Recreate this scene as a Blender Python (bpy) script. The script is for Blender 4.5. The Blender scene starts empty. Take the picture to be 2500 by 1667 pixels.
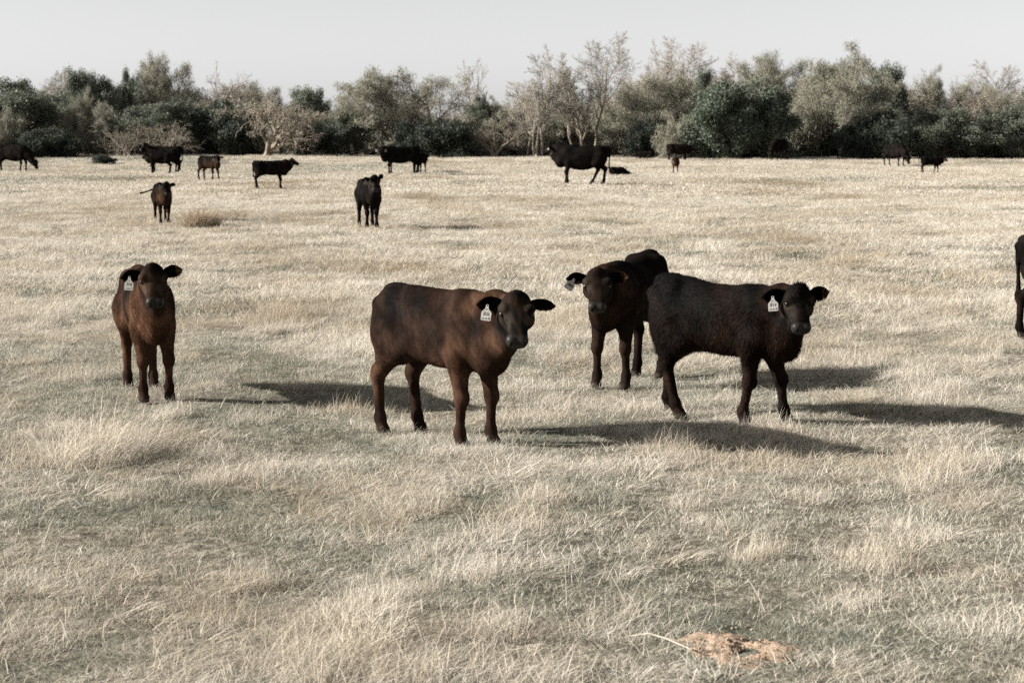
import bpy, math, random
import numpy as np
from mathutils import Vector, Matrix

# ------------------------------------------------------------------ camera, sky, sun, exposure
SC = bpy.context.scene
COL = SC.collection
CAM_H = 2.1
F_PX = 4860.0                      # focal length in pixels of the 2500 px wide photograph
PITCH = math.atan((833.5 - 309.0) / F_PX)
cam_data = bpy.data.cameras.new('camera')
cam_data.sensor_fit = 'HORIZONTAL'
cam_data.sensor_width = 36.0
cam_data.lens = 36.0 * F_PX / 2500.0
cam_data.clip_start = 0.1
cam_data.clip_end = 6000.0
cam_data.dof.use_dof = True
cam_data.dof.focus_distance = 15.0
cam_data.dof.aperture_fstop = 5.6
CAM = bpy.data.objects.new('camera', cam_data)
CAM.location = (0, 0, CAM_H)
CAM.rotation_euler = (math.pi / 2 - PITCH, 0, 0)
COL.objects.link(CAM)
SC.camera = CAM

SUN_EL = math.radians(24.0)
SHADOW_AZ = math.radians(6.0)     # shadows fall to the right and a little away from the camera
SUN_VEC = Vector((-math.cos(SHADOW_AZ) * math.cos(SUN_EL), -math.sin(SHADOW_AZ) * math.cos(SUN_EL), math.sin(SUN_EL)))
world = bpy.data.worlds.new('World')
SC.world = world
world.use_nodes = True
wn = world.node_tree
wn.nodes.clear()
sky = wn.nodes.new('ShaderNodeTexSky')
sky.sky_type = 'NISHITA'
sky.sun_disc = False
sky.sun_elevation = SUN_EL
sky.sun_rotation = math.atan2(SUN_VEC.x, SUN_VEC.y)
sky.air_density = 0.75
sky.dust_density = 0.65
sky.ozone_density = 1.0
grey = wn.nodes.new('ShaderNodeRGBToBW')          # the photograph's sky is nearly colourless
pale = wn.nodes.new('ShaderNodeMix')
pale.data_type = 'RGBA'
pale.inputs[0].default_value = 0.97
bg = wn.nodes.new('ShaderNodeBackground')
bg.inputs['Strength'].default_value = 0.067
wout = wn.nodes.new('ShaderNodeOutputWorld')
wn.links.new(sky.outputs[0], grey.inputs[0])
wn.links.new(sky.outputs[0], pale.inputs[6])
wn.links.new(grey.outputs[0], pale.inputs[7])
wn.links.new(pale.outputs[2], bg.inputs['Color'])
wn.links.new(bg.outputs[0], wout.inputs['Surface'])

sun_data = bpy.data.lights.new('sun', 'SUN')
sun_data.energy = 5.0
sun_data.angle = math.radians(0.6)
sun_data.color = (1.0, 0.957, 0.895)
SUN = bpy.data.objects.new('sun', sun_data)
SUN.rotation_euler = (-SUN_VEC).to_track_quat('-Z', 'Y').to_euler()
SUN.location = (-40, -10, 40)
COL.objects.link(SUN)

SC.view_settings.view_transform = 'Standard'
SC.view_settings.look = 'None'
SC.view_settings.exposure = 1.33
SC.view_settings.gamma = 1.0
SC.view_settings.use_curve_mapping = False
SC.render.engine = 'CYCLES'
SC.cycles.max_bounces = 5
SC.cycles.diffuse_bounces = 1
SC.cycles.glossy_bounces = 2
SC.cycles.transmission_bounces = 3
SC.cycles.use_denoising = False
SC.render.film_transparent = False

RNG = np.random.default_rng(7)
random.seed(7)

# ------------------------------------------------------------------ helpers
def _hash(ix, iy, seed):
    h = (ix.astype(np.int64) * 374761393 + iy.astype(np.int64) * 668265263 + seed * 974634777) & 0x7fffffff
    h = ((h ^ (h >> 13)) * 1274126177) & 0x7fffffff
    h = h ^ (h >> 16)
    return (h & 0xffff) / 65535.0

def vnoise(x, y, seed=0):
    x = np.asarray(x, float); y = np.asarray(y, float)
    ix = np.floor(x); iy = np.floor(y)
    fx = x - ix; fy = y - iy
    fx = fx * fx * (3 - 2 * fx); fy = fy * fy * (3 - 2 * fy)
    ix = ix.astype(np.int64); iy = iy.astype(np.int64)
    a = _hash(ix, iy, seed); b = _hash(ix + 1, iy, seed)
    c = _hash(ix, iy + 1, seed); d = _hash(ix + 1, iy + 1, seed)
    return (a * (1 - fx) + b * fx) * (1 - fy) + (c * (1 - fx) + d * fx) * fy

def fbm(x, y, seed=0, octaves=3):
    s = 0; amp = 1; tot = 0
    for o in range(octaves):
        s = s + amp * vnoise(np.asarray(x) * 2 ** o + 17.3 * o, np.asarray(y) * 2 ** o - 9.1 * o, seed + o * 31)
        tot += amp; amp *= 0.5
    return s / tot

def smooth(a, b, x):
    t = np.clip((np.asarray(x, float) - a) / (b - a), 0, 1)
    return t * t * (3 - 2 * t)

MOUND = (1800, 1590)

def terrain(x, y):
    x = np.asarray(x, float); y = np.asarray(y, float)
    near = (fbm(x * 0.9, y * 0.55, 3, 3) - 0.5) * 0.16 * smooth(5, 9, y)
    mid = (fbm(x * 0.12 + 5, y * 0.09, 11, 2) - 0.5) * 0.22 * smooth(18, 45, y)
    far = (fbm(x * 0.035, y * 0.03, 23, 2) - 0.5) * 0.6 * smooth(60, 110, y)
    fade = 1 - smooth(240, 420, np.hypot(x, y))
    return (near + mid + far) * fade

def pix_dir(px, py):
    xc = (px - 1250.0) / F_PX; yc = (833.5 - py) / F_PX
    c, s = math.cos(PITCH), math.sin(PITCH)
    return np.array([xc, c + yc * s, -s + yc * c])

def pix_ground(px, py):
    """the point of the ground sheet seen at a pixel of the photograph"""
    d = pix_dir(px, py)
    ts = np.linspace(5.0, 160.0, 6201)
    zz = CAM_H + d[2] * ts - terrain(d[0] * ts, d[1] * ts)
    i = int(np.argmax(zz < 0)) if (zz < 0).any() else len(ts) - 1
    p = d * ts[i]
    return Vector((p[0], p[1], float(terrain(p[0], p[1]))))

def at_depth(px, depth):
    """a ground point in the direction of a pixel column at a given distance"""
    x = (px - 1250.0) / F_PX * depth
    return Vector((x, depth, float(terrain(x, depth))))

def tag(o, label=None, cat=None, group=None, kind=None):
    if label: o['label'] = label
    if cat: o['category'] = cat
    if group: o['group'] = group
    if kind: o['kind'] = kind
    return o

def new_mesh(name, verts, faces, smooth_shade=False):
    """verts (N,3) array, faces (M,3 or 4) array or list"""
    me = bpy.data.meshes.new(name)
    verts = np.asarray(verts, np.float32)
    if isinstance(faces, np.ndarray):
        m, k = faces.shape
        me.vertices.add(len(verts))
        me.vertices.foreach_set('co', verts.ravel())
        me.loops.add(m * k)
        me.loops.foreach_set('vertex_index', faces.astype(np.int32).ravel())
        me.polygons.add(m)
        me.polygons.foreach_set('loop_start', np.arange(0, m * k, k, dtype=np.int32))
        me.polygons.foreach_set('loop_total', np.full(m, k, np.int32))
        me.update(calc_edges=True)
    else:
        me.from_pydata([tuple(v) for v in verts], [], faces)
        me.update()
    if smooth_shade:
        me.polygons.foreach_set('use_smooth', np.ones(len(me.polygons), bool))
    return me

def add_float_attr(me, name, vals):
    a = me.attributes.new(name, 'FLOAT', 'POINT')
    a.data.foreach_set('value', np.asarray(vals, np.float32))

def add_color_attr(me, name, rgb):
    a = me.attributes.new(name, 'FLOAT_COLOR', 'POINT')
    c = np.ones((len(rgb), 4), np.float32); c[:, :3] = rgb
    a.data.foreach_set('color', c.ravel())

def obj(name, me, mat=None, parent=None, loc=None):
    o = bpy.data.objects.new(name, me)
    COL.objects.link(o)
    if mat is not None:
        me.materials.append(mat)
    if parent is not None:
        o.parent = parent
    if loc is not None:
        o.location = loc
    return o

def empty(name, loc=(0, 0, 0), rz=0.0):
    o = bpy.data.objects.new(name, None)
    COL.objects.link(o)
    o.location = loc
    o.rotation_euler = (0, 0, rz)
    o.empty_display_size = 0.2
    return o

class NT:
    """tiny node-tree helper"""
    def __init__(self, name):
        self.m = bpy.data.materials.new(name)
        self.m.use_nodes = True
        self.t = self.m.node_tree
        self.t.nodes.clear()
        self.out = self.n('ShaderNodeOutputMaterial')
    def n(self, typ, **kw):
        nd = self.t.nodes.new(typ)
        for k, v in kw.items():
            setattr(nd, k, v)
        return nd
    def l(self, a, b):
        self.t.links.new(a, b)
    def noise(self, scale, detail=3, rough=0.55, vec=None, dist=0.0):
        nd = self.n('ShaderNodeTexNoise')
        nd.inputs['Scale'].default_value = scale
        nd.inputs['Detail'].default_value = detail
        nd.inputs['Roughness'].default_value = rough
        nd.inputs['Distortion'].default_value = dist
        if vec is not None:
            self.l(vec, nd.inputs['Vector'])
        return nd.outputs['Fac']
    def ramp(self, fac, stops):
        nd = self.n('ShaderNodeValToRGB')
        el = nd.color_ramp.elements
        while len(el) < len(stops):
            el.new(0.5)
        for e, (p, c) in zip(el, stops):
            e.position = p
            e.color = (c[0], c[1], c[2], 1)
        self.l(fac, nd.inputs['Fac'])
        return nd.outputs['Color']
    def mix(self, fac, a, b, mode='MIX'):
        nd = self.n('ShaderNodeMix', data_type='RGBA', blend_type=mode)
        if isinstance(fac, (int, float)):
            nd.inputs[0].default_value = fac
        else:
            self.l(fac, nd.inputs[0])
        for s, v in ((nd.inputs[6], a), (nd.inputs[7], b)):
            if isinstance(v, tuple):
                s.default_value = (v[0], v[1], v[2], 1)
            else:
                self.l(v, s)
        return nd.outputs[2]
    def maprange(self, v, a, b, c=0.0, d=1.0):
        nd = self.n('ShaderNodeMapRange')
        nd.inputs[1].default_value = a; nd.inputs[2].default_value = b
        nd.inputs[3].default_value = c; nd.inputs[4].default_value = d
        self.l(v, nd.inputs[0])
        return nd.outputs[0]
    def attr(self, name, out='Fac'):
        nd = self.n('ShaderNodeAttribute')
        nd.attribute_name = name
        return nd.outputs[out]
    def principled(self, color, rough=0.7, spec=0.3, bump=None, bump_d=0.02, bump_s=0.5, sheen=0.0):
        b = self.n('ShaderNodeBsdfPrincipled')
        if isinstance(color, tuple):
            b.inputs['Base Color'].default_value = (color[0], color[1], color[2], 1)
        else:
            self.l(color, b.inputs['Base Color'])
        if isinstance(rough, (int, float)):
            b.inputs['Roughness'].default_value = rough
        else:
            self.l(rough, b.inputs['Roughness'])
        b.inputs['Specular IOR Level'].default_value = spec
        b.inputs['Sheen Weight'].default_value = sheen
        if bump is not None:
            bn = self.n('ShaderNodeBump')
            bn.inputs['Distance'].default_value = bump_d
            bn.inputs['Strength'].default_value = bump_s
            self.l(bump, bn.inputs['Height'])
            self.l(bn.outputs[0], b.inputs['Normal'])
        return b.outputs[0]
    def done(self, sh):
        self.l(sh, self.out.inputs['Surface'])
        return self.m

def leaf_shader(nt, color, trans=0.3, rough=0.6):
    """diffuse leaf or blade that lets some light through"""
    d = nt.principled(color, rough, 0.25)
    t = nt.n('ShaderNodeBsdfTranslucent')
    nt.l(color, t.inputs['Color'])
    mx = nt.n('ShaderNodeMixShader')
    mx.inputs[0].default_value = trans
    nt.l(d, mx.inputs[1]); nt.l(t.outputs[0], mx.inputs[2])
    return mx.outputs[0]

# ------------------------------------------------------------------ materials of the setting
def mat_ground():
    nt = NT('thatch_and_soil')
    pos = nt.n('ShaderNodeNewGeometry').outputs['Position']
    n1 = nt.noise(0.35, 4, 0.6, pos)
    n2 = nt.noise(9.0, 4, 0.7, pos)
    c1 = nt.ramp(n2, [(0.3, (0.075, 0.062, 0.047)), (0.5, (0.20, 0.175, 0.135)), (0.7, (0.38, 0.34, 0.275))])
    c2 = nt.ramp(n2, [(0.3, (0.05, 0.055, 0.042)), (0.7, (0.20, 0.20, 0.155))])
    c = nt.mix(nt.maprange(n1, 0.45, 0.62), c1, c2)
    b = nt.noise(25.0, 4, 0.7, pos)
    return nt.done(nt.principled(c, 0.95, 0.1, b, 0.06, 0.8))

def mat_blade(name, ramp_dry, ramp_tint, tint_scale, tint_lo, tint_hi, trans):
    nt = NT(name)
    pos = nt.n('ShaderNodeNewGeometry').outputs['Position']
    r = nt.attr('blade_rand')
    c = nt.ramp(r, ramp_dry)
    c2 = nt.ramp(r, ramp_tint)
    n = nt.noise(tint_scale, 3, 0.6, pos)
    c = nt.mix(nt.maprange(n, tint_lo, tint_hi), c, c2)
    mp = nt.n('ShaderNodeMapping')
    mp.inputs['Scale'].default_value = (0.16, 0.10, 0.0)
    nt.l(pos, mp.inputs['Vector'])
    big = nt.noise(1.0, 4, 0.65, mp.outputs[0])
    c = nt.mix(1.0, c, nt.ramp(big, [(0.34, (0.62, 0.57, 0.50)), (0.48, (0.95, 0.94, 0.92)), (0.62, (1.0, 1.0, 1.0)), (0.74, (0.80, 0.82, 0.78))]), 'MULTIPLY')
    oi = nt.n('ShaderNodeObjectInfo').outputs['Random']
    c = nt.mix(1.0, c, nt.ramp(oi, [(0.0, (0.72, 0.69, 0.64)), (0.25, (0.95, 0.94, 0.93)), (1.0, (1.0, 1.0, 1.0))]), 'MULTIPLY')
    return nt.done(leaf_shader(nt, c, trans))

M_GROUND = mat_ground()
M_STRAW = mat_blade('dry_straw_blade',
                    [(0.0, (0.46, 0.39, 0.305)), (0.25, (0.64, 0.585, 0.50)), (0.6, (0.72, 0.675, 0.595)), (1.0, (0.78, 0.745, 0.68))],
                    [(0.0, (0.26, 0.21, 0.145)), (0.4, (0.47, 0.39, 0.285)), (1.0, (0.66, 0.59, 0.48))], 0.45, 0.45, 0.72, 0.3)
M_BLEACH = mat_blade('bleached_grass_blade',
                     [(0.0, (0.56, 0.50, 0.41)), (0.5, (0.70, 0.655, 0.57)), (1.0, (0.78, 0.745, 0.675))],
                     [(0.0, (0.50, 0.42, 0.32)), (1.0, (0.74, 0.67, 0.56))], 0.6, 0.45, 0.7, 0.3)
M_GREEN = mat_blade('green_grass_blade',
                    [(0.0, (0.15, 0.16, 0.125)), (0.4, (0.33, 0.335, 0.275)), (0.65, (0.56, 0.53, 0.45)), (1.0, (0.78, 0.74, 0.65))],
                    [(0.0, (0.085, 0.10, 0.08)), (0.45, (0.20, 0.215, 0.175)), (0.75, (0.40, 0.39, 0.325)), (1.0, (0.66, 0.615, 0.525))], 0.7, 0.42, 0.65, 0.25)
M_TUSSOCK = mat_blade('tussock_blade',
                      [(0.0, (0.32, 0.245, 0.175)), (0.5, (0.54, 0.455, 0.35)), (1.0, (0.70, 0.635, 0.53))],
                      [(0.0, (0.32, 0.24, 0.17)), (1.0, (0.64, 0.555, 0.44))], 2.0, 0.4, 0.6, 0.25)

# ------------------------------------------------------------------ ground
def build_ground():
    def graded(lim_near, step, lim_far, ratio):
        v = list(np.arange(0, lim_near, step)); s = step
        while v[-1] < lim_far:
            s *= ratio; v.append(v[-1] + s)
        return np.array(v)
    gx = graded(9, 0.22, 3500, 1.16)
    gx = np.concatenate([-gx[:0:-1], gx])
    gy = graded(34, 0.22, 4500, 1.12)
    gyb = graded(2, 0.5, 3000, 1.5)
    gy = np.concatenate([-gyb[:0:-1], gy])
    X, Y = np.meshgrid(gx, gy, indexing='ij')
    Z = terrain(X, Y)
    nx, ny = X.shape
    idx = np.arange(nx * ny).reshape(nx, ny)
    faces = np.stack([idx[:-1, :-1], idx[1:, :-1], idx[1:, 1:], idx[:-1, 1:]], -1).reshape(-1, 4)
    me = new_mesh('ground', np.stack([X, Y, Z], -1).reshape(-1, 3), faces, True)
    return tag(obj('ground', me, M_GROUND), 'wide flat pasture ground of thatch and soil under the grass', kind='structure')
build_ground()

# ------------------------------------------------------------------ grass
def blades(rng, n, radius, h_lo, h_hi, w, lean, lean_dir, curl, segs=3, radial=False):
    """n tapering, bending ribbons in one tuft"""
    ang = rng.uniform(0, 2 * np.pi, n); rad = radius * np.sqrt(rng.uniform(0, 1, n))
    base = np.stack([rad * np.cos(ang), rad * np.sin(ang), np.full(n, -0.015)], -1)
    H = rng.uniform(h_lo, h_hi, n) * (1 - 0.35 * rad / max(radius, 1e-6))
    az = (ang + rng.normal(0, .5, n)) if radial else (lean_dir + rng.normal(0, 1.5, n))
    L = np.abs(rng.normal(lean, lean * 0.5 + 0.05, n))
    d0 = np.stack([np.cos(az) * L, np.sin(az) * L, np.ones(n)], -1)
    d0 /= np.linalg.norm(d0, axis=1, keepdims=True)
    side_a = rng.uniform(0, np.pi, n)
    side = np.stack([np.cos(side_a), np.sin(side_a), np.zeros(n)], -1)
    W = w * rng.uniform(0.6, 1.4, n)
    bend = np.stack([np.cos(az), np.sin(az), np.full(n, -0.55)], -1) * (curl * rng.uniform(0.2, 1.6, n))[:, None]
    vs = []; fs = []
    per = 2 * segs + 1
    for i in range(segs):
        t = i / segs
        c = base + d0 * (H * t)[:, None] + bend * (H * t * t)[:, None]
        ww = (W * (1 - 0.55 * t) * 0.5)[:, None]
        vs += [c - side * ww, c + side * ww]
    vs.append(base + d0 * H[:, None] + bend * H[:, None])
    V = np.stack(vs, 1).reshape(-1, 3)
    for i in range(segs - 1):
        fs += [(2 * i, 2 * i + 1, 2 * i + 3), (2 * i, 2 * i + 3, 2 * i + 2)]
    fs.append((2 * segs - 2, 2 * segs - 1, 2 * segs))
    F = (np.array(fs)[None] + (np.arange(n) * per)[:, None, None]).reshape(-1, 3)
    R = np.repeat(np.clip(rng.beta(1.6, 1.6, n), 0, 1), per)
    return V, F, R

def tuft_collection(name, specs, mat):
    col = bpy.data.collections.new(name)
    for i, s in enumerate(specs):
        rng = np.random.default_rng(100 + i * 13 + len(name))
        V, F, R = blades(rng, **s)
        me = new_mesh('%s_%02d' % (name, i), V, F)
        add_float_attr(me, 'blade_rand', R)
        me.materials.append(mat)
        o = bpy.data.objects.new('%s_%02d' % (name, i), me)
        col.objects.link(o)
    return col

def scatter_object(name, pts, rot, scl, index, col, label, cat):
    me = bpy.data.meshes.new(name)
    me.vertices.add(len(pts))
    me.vertices.foreach_set('co', np.asarray(pts, np.float32).ravel())
    for nm, v in (('tuft_rot', rot), ('tuft_scale', scl)):
        a = me.attributes.new(nm, 'FLOAT_VECTOR', 'POINT')
        a.data.foreach_set('vector', np.asarray(v, np.float32).ravel())
    a = me.attributes.new('tuft_index', 'INT', 'POINT')
    a.data.foreach_set('value', np.asarray(index, np.int32))
    o = obj(name, me)
    ng = bpy.data.node_groups.new(name + '_scatter', 'GeometryNodeTree')
    ng.interface.new_socket('Geometry', in_out='INPUT', socket_type='NodeSocketGeometry')
    ng.interface.new_socket('Geometry', in_out='OUTPUT', socket_type='NodeSocketGeometry')
    gi = ng.nodes.new('NodeGroupInput'); go = ng.nodes.new('NodeGroupOutput')
    ci = ng.nodes.new('GeometryNodeCollectionInfo')
    ci.inputs['Collection'].default_value = col
    ci.inputs['Separate Children'].default_value = True
    ci.inputs['Reset Children'].default_value = True
    iop = ng.nodes.new('GeometryNodeInstanceOnPoints')
    iop.inputs['Pick Instance'].default_value = True
    def na(nm, typ):
        nd = ng.nodes.new('GeometryNodeInputNamedAttribute')
        nd.data_type = typ
        nd.inputs['Name'].default_value = nm
        return nd.outputs['Attribute']
    e2r = ng.nodes.new('FunctionNodeEulerToRotation')
    ng.links.new(na('tuft_rot', 'FLOAT_VECTOR'), e2r.inputs[0])
    ng.links.new(gi.outputs[0], iop.inputs['Points'])
    ng.links.new(ci.outputs[0], iop.inputs['Instance'])
    ng.links.new(na('tuft_index', 'INT'), iop.inputs['Instance Index'])
    ng.links.new(e2r.outputs[0], iop.inputs['Rotation'])
    ng.links.new(na('tuft_scale', 'FLOAT_VECTOR'), iop.inputs['Scale'])
    ng.links.new(iop.outputs[0], go.inputs[0])
    md = o.modifiers.new('scatter', 'NODES')
    md.node_group = ng
    return tag(o, label, cat, kind='stuff')

def trapezoid(rng, d0, d1, dens, margin=1.8):
    """even random points of the visible wedge of ground between two distances"""
    hw1 = 0.2572 * d1 * 1.04 + margin
    n = int(dens * 2 * hw1 * (d1 - d0))
    y = rng.uniform(d0, d1, n); x = rng.uniform(-hw1, hw1, n)
    k = np.abs(x) < 0.2572 * y * 1.04 + margin
    return x[k], y[k]

MOUND_P = pix_ground(*MOUND)
def mound_keep(x, y):
    ex = (x - MOUND_P.x) / 0.21; ey = (y - MOUND_P.y) / 0.28
    return ex * ex + ey * ey

def dryness(x, y):
    """0 = short green sward, 1 = long dry grass"""
    n = 0.62 * fbm(x * 0.42 + 3, y * 0.30, 41, 3) + 0.38 * fbm(x * 1.5, y * 0.9, 57, 2)
    bias = 0.0 + 0.11 * smooth(12, 19, y)
    band = 0.0
    for (bx, by, rx, ry, amp) in DRY_SPOTS:
        band = band + amp * np.exp(-(((x - bx) / rx) ** 2 + ((y - by) / ry) ** 2))
    return n + bias + band
DRY_SPOTS = []
for (px, py, rx, ry, amp) in [(240, 1100, 0.75, 1.1, 0.32), (800, 1590, 1.0, 0.45, 0.12), (1700, 1130, 1.6, 0.7, 0.16), (2250, 1180, 0.8, 0.9, 0.14),
                              (100, 1620, 0.6, 0.3, 0.06), (2400, 1420, 0.4, 0.3, 0.16), (1150, 1140, 1.1, 0.5, 0.10), (1050, 1270, 0.9, 0.4, 0.08),
                              (760, 960, 1.0, 0.9, -0.22), (1450, 1030, 1.0, 0.5, -0.14), (60, 1290, 0.5, 0.6, -0.18), (1750, 1500, 1.3, 0.5, -0.16),
                              (1000, 1430, 0.6, 0.25, -0.14), (450, 960, 0.7, 0.5, -0.16), (2000, 930, 0.9, 0.8, -0.06), (2250, 1540, 0.7, 0.4, -0.12)]:
    p = pix_ground(px, py)
    DRY_SPOTS.append((p.x, p.y, rx, ry, amp))

def build_grass():
    rng = np.random.default_rng(21)
    LD = 0.15
    straw = [dict(n=95, radius=0.17, h_lo=0.05, h_hi=0.15, w=0.0027, lean=0.65, lean_dir=LD, curl=0.6),
             dict(n=95, radius=0.19, h_lo=0.06, h_hi=0.18, w=0.0027, lean=0.9, lean_dir=LD, curl=0.7),
             dict(n=80, radius=0.16, h_lo=0.08, h_hi=0.21, w=0.0026, lean=0.7, lean_dir=LD, curl=0.7),
             dict(n=90, radius=0.20, h_lo=0.04, h_hi=0.13, w=0.0029, lean=1.4, lean_dir=LD, curl=0.5),
             # wider, sparser tufts for the middle distance
             dict(n=60, radius=0.28, h_lo=0.07, h_hi=0.20, w=0.0058, lean=0.5, lean_dir=LD, curl=0.4),
             dict(n=60, radius=0.30, h_lo=0.06, h_hi=0.17, w=0.0058, lean=0.7, lean_dir=LD, curl=0.4),
             # far field
             dict(n=60, radius=0.55, h_lo=0.07, h_hi=0.19, w=0.014, lean=0.4, lean_dir=LD, curl=0.4, segs=2),
             dict(n=60, radius=0.60, h_lo=0.06, h_hi=0.15, w=0.014, lean=0.6, lean_dir=LD, curl=0.4, segs=2)]
    green = [dict(n=110, radius=0.16, h_lo=0.02, h_hi=0.075, w=0.0032, lean=0.7, lean_dir=LD, curl=0.3, segs=2),
             dict(n=110, radius=0.17, h_lo=0.03, h_hi=0.095, w=0.0032, lean=0.6, lean_dir=LD, curl=0.3, segs=2),
             dict(n=100, radius=0.18, h_lo=0.02, h_hi=0.06, w=0.0036, lean=1.0, lean_dir=LD, curl=0.2, segs=2),
             dict(n=60, radius=0.30, h_lo=0.03, h_hi=0.10, w=0.010, lean=0.6, lean_dir=LD, curl=0.3, segs=2),
             dict(n=60, radius=0.55, h_lo=0.04, h_hi=0.11, w=0.022, lean=0.5, lean_dir=LD, curl=0.3, segs=2)]
    bleach = [dict(n=60, radius=0.13, h_lo=0.16, h_hi=0.40, w=0.0030, lean=0.55, lean_dir=LD, curl=0.5, segs=4),
              dict(n=60, radius=0.16, h_lo=0.14, h_hi=0.34, w=0.0030, lean=0.8, lean_dir=LD, curl=0.6, segs=4),
              dict(n=50, radius=0.20, h_lo=0.15, h_hi=0.32, w=0.0060, lean=0.6, lean_dir=LD, curl=0.5, segs=3),
              dict(n=90, radius=0.11, h_lo=0.05, h_hi=0.17, w=0.0032, lean=0.6, lean_dir=LD, curl=0.7, segs=4, radial=True),
              dict(n=6, radius=0.18, h_lo=0.20, h_hi=0.48, w=0.0038, lean=1.3, lean_dir=LD, curl=0.5, segs=4)]
    cs = tuft_collection('straw_tuft', straw, M_STRAW)
    cg = tuft_collection('green_tuft', green, M_GREEN)
    cb = tuft_collection('bleached_tuft', bleach, M_BLEACH)
    S = dict(p=[], r=[], s=[], i=[]); G = dict(p=[], r=[], s=[], i=[]); B = dict(p=[], r=[], s=[], i=[])
    def put(D, x, y, idx, sc, scz=None):
        n = len(x)
        if n == 0:
            return
        D['p'].append(np.stack([x, y, terrain(x, y)], -1))
        D['r'].append(np.stack([rng.normal(0, 0.08, n), rng.normal(0, 0.08, n), rng.normal(0, 0.6, n)], -1))
        D['i'].append(np.broadcast_to(idx, (n,)))
        scz = sc if scz is None else scz
        D['s'].append(np.stack([sc, sc, scz], -1))
    # --- near zone
    x, y = trapezoid(rng, 6.6, 23, 95)
    m = mound_keep(x, y)
    k = (m > 0.75) | (rng.random(len(x)) < 0.22)
    k &= rng.random(len(x)) < 0.08 + 0.92 * smooth(0.36, 0.54, fbm(x * 3.0, y * 1.9, 131, 2))
    x, y, m = x[k], y[k], m[k]
    dr = dryness(x, y)
    u = rng.random(len(x))
    dry = u < smooth(0.40, 0.64, dr) * 0.92 + 0.05
    dry &= (m > 2.2)
    xs, ys, ds = x[dry], y[dry], dr[dry]
    n = len(xs)
    lump = fbm(xs * 2.2, ys * 1.6, 77, 2)
    hs = (0.45 + 1.1 * smooth(0.42, 0.80, ds)) * (0.2 + 1.6 * lump) * rng.uniform(0.7, 1.25, n)
    put(S, xs, ys, rng.integers(0, 4, n), rng.uniform(0.75, 1.25, n), np.clip(hs, 0.3, 2.0))
    g = ~dry
    n = g.sum()
    put(G, x[g], y[g], rng.integers(0, 3, n), rng.uniform(0.7, 1.25, n), rng.uniform(0.5, 1.35, n) * (0.6 + 0.8 * fbm(x[g] * 1.7, y[g] * 1.3, 91, 2)))
    # a thin green sward also grows under the dry grass
    x, y = trapezoid(rng, 6.6, 20, 30)
    k = mound_keep(x, y) > 1.5
    x, y = x[k], y[k]; n = len(x)
    put(G, x, y, rng.integers(0, 3, n), rng.uniform(0.7, 1.2, n), rng.uniform(0.5, 1.2, n))
    # long bleached grass in the driest patches
    x, y = trapezoid(rng, 6.6, 24, 60)
    k = (rng.random(len(x)) < smooth(0.66, 0.90, dryness(x, y)) * 0.7) & (mound_keep(x, y) > 3)
    x, y = x[k], y[k]; n = len(x)
    put(B, x, y, rng.integers(0, 2, n), rng.uniform(0.7, 1.2, n), rng.uniform(0.5, 1.1, n))
    # longer growth round the feet of the near calves
    for (fpx, fpy, nn) in ((1080, 1075, 70), (1150, 1102, 26), (1752, 1036, 60), (363, 972, 46), (1512, 940, 46), (960, 1066, 16), (1020, 1050, 14)):
        q = pix_ground(fpx, fpy)
        xx = q.x + rng.normal(0, .30 if nn > 30 else .10, nn); yy = q.y + rng.normal(-.05, .32 if nn > 30 else .10, nn)
        put(S, xx, yy, rng.integers(0, 3, nn), rng.uniform(0.6, 0.95, nn), rng.uniform(0.35, 0.95, nn))
    # single stalks
    x, y = trapezoid(rng, 6.6, 26, 4)
    k = mound_keep(x, y) > 1.5
    x, y = x[k], y[k]; n = len(x)
    put(B, x, y, np.full(n, 4), rng.uniform(0.6, 1.2, n), rng.uniform(0.35, 0.85, n))
    # tight bunches
    x, y = trapezoid(rng, 6.6, 26, 14)
    k = (mound_keep(x, y) > 1.6) & (rng.random(len(x)) < smooth(0.38, 0.6, dryness(x, y)))
    x, y = x[k], y[k]; n = len(x)
    put(B, x, y, np.full(n, 3), rng.uniform(0.7, 1.5, n), rng.uniform(0.4, 1.1, n))
    # hummocks: knots of taller growth that throw small shadows
    def hummocks(d0, d1, dens, idx_lo, idx_hi, spread, zlo, zhi, per):
        hx, hy = trapezoid(rng, d0, d1, dens)
        k = mound_keep(hx, hy) > 6
        hx, hy = hx[k], hy[k]
        big = rng.uniform(0.5, 1.4, len(hx))
        cx = np.repeat(hx, per); cy = np.repeat(hy, per); bg_ = np.repeat(big, per)
        r_ = np.abs(rng.normal(0, 1, len(cx)))
        a_ = rng.uniform(0, 6.28, len(cx))
        xx = cx + r_ * np.cos(a_) * spread * bg_; yy = cy + r_ * np.sin(a_) * spread * bg_ * 0.8
        zz = rng.uniform(zlo, zhi, len(cx)) * np.exp(-r_ * r_ * 0.35) * (0.6 + 0.4 * bg_)
        put(S, xx, yy, rng.integers(idx_lo, idx_hi, len(cx)), rng.uniform(0.6, 1.0, len(cx)), zz + 0.3)
    hummocks(6.6, 24, 1.1, 0, 4, 0.17, 1.0, 2.1, 10)
    hummocks(22, 62, 0.36, 4, 6, 0.26, 0.8, 1.9, 7)
    hummocks(60, 130, 0.09, 6, 8, 0.45, 0.6, 1.4, 5)
    # --- middle zone
    x, y = trapezoid(rng, 22, 62, 36)
    k = rng.random(len(x)) < 0.25 + 0.75 * smooth(0.28, 0.46, fbm(x * 1.6, y * 0.8, 133, 2))
    x, y = x[k], y[k]
    dr = dryness(x * 0.7, y * 0.7)
    dry = rng.random(len(x)) < smooth(0.33, 0.55, dr) * 0.85 + 0.12
    xs, ys = x[dry], y[dry]; n = len(xs)
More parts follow.
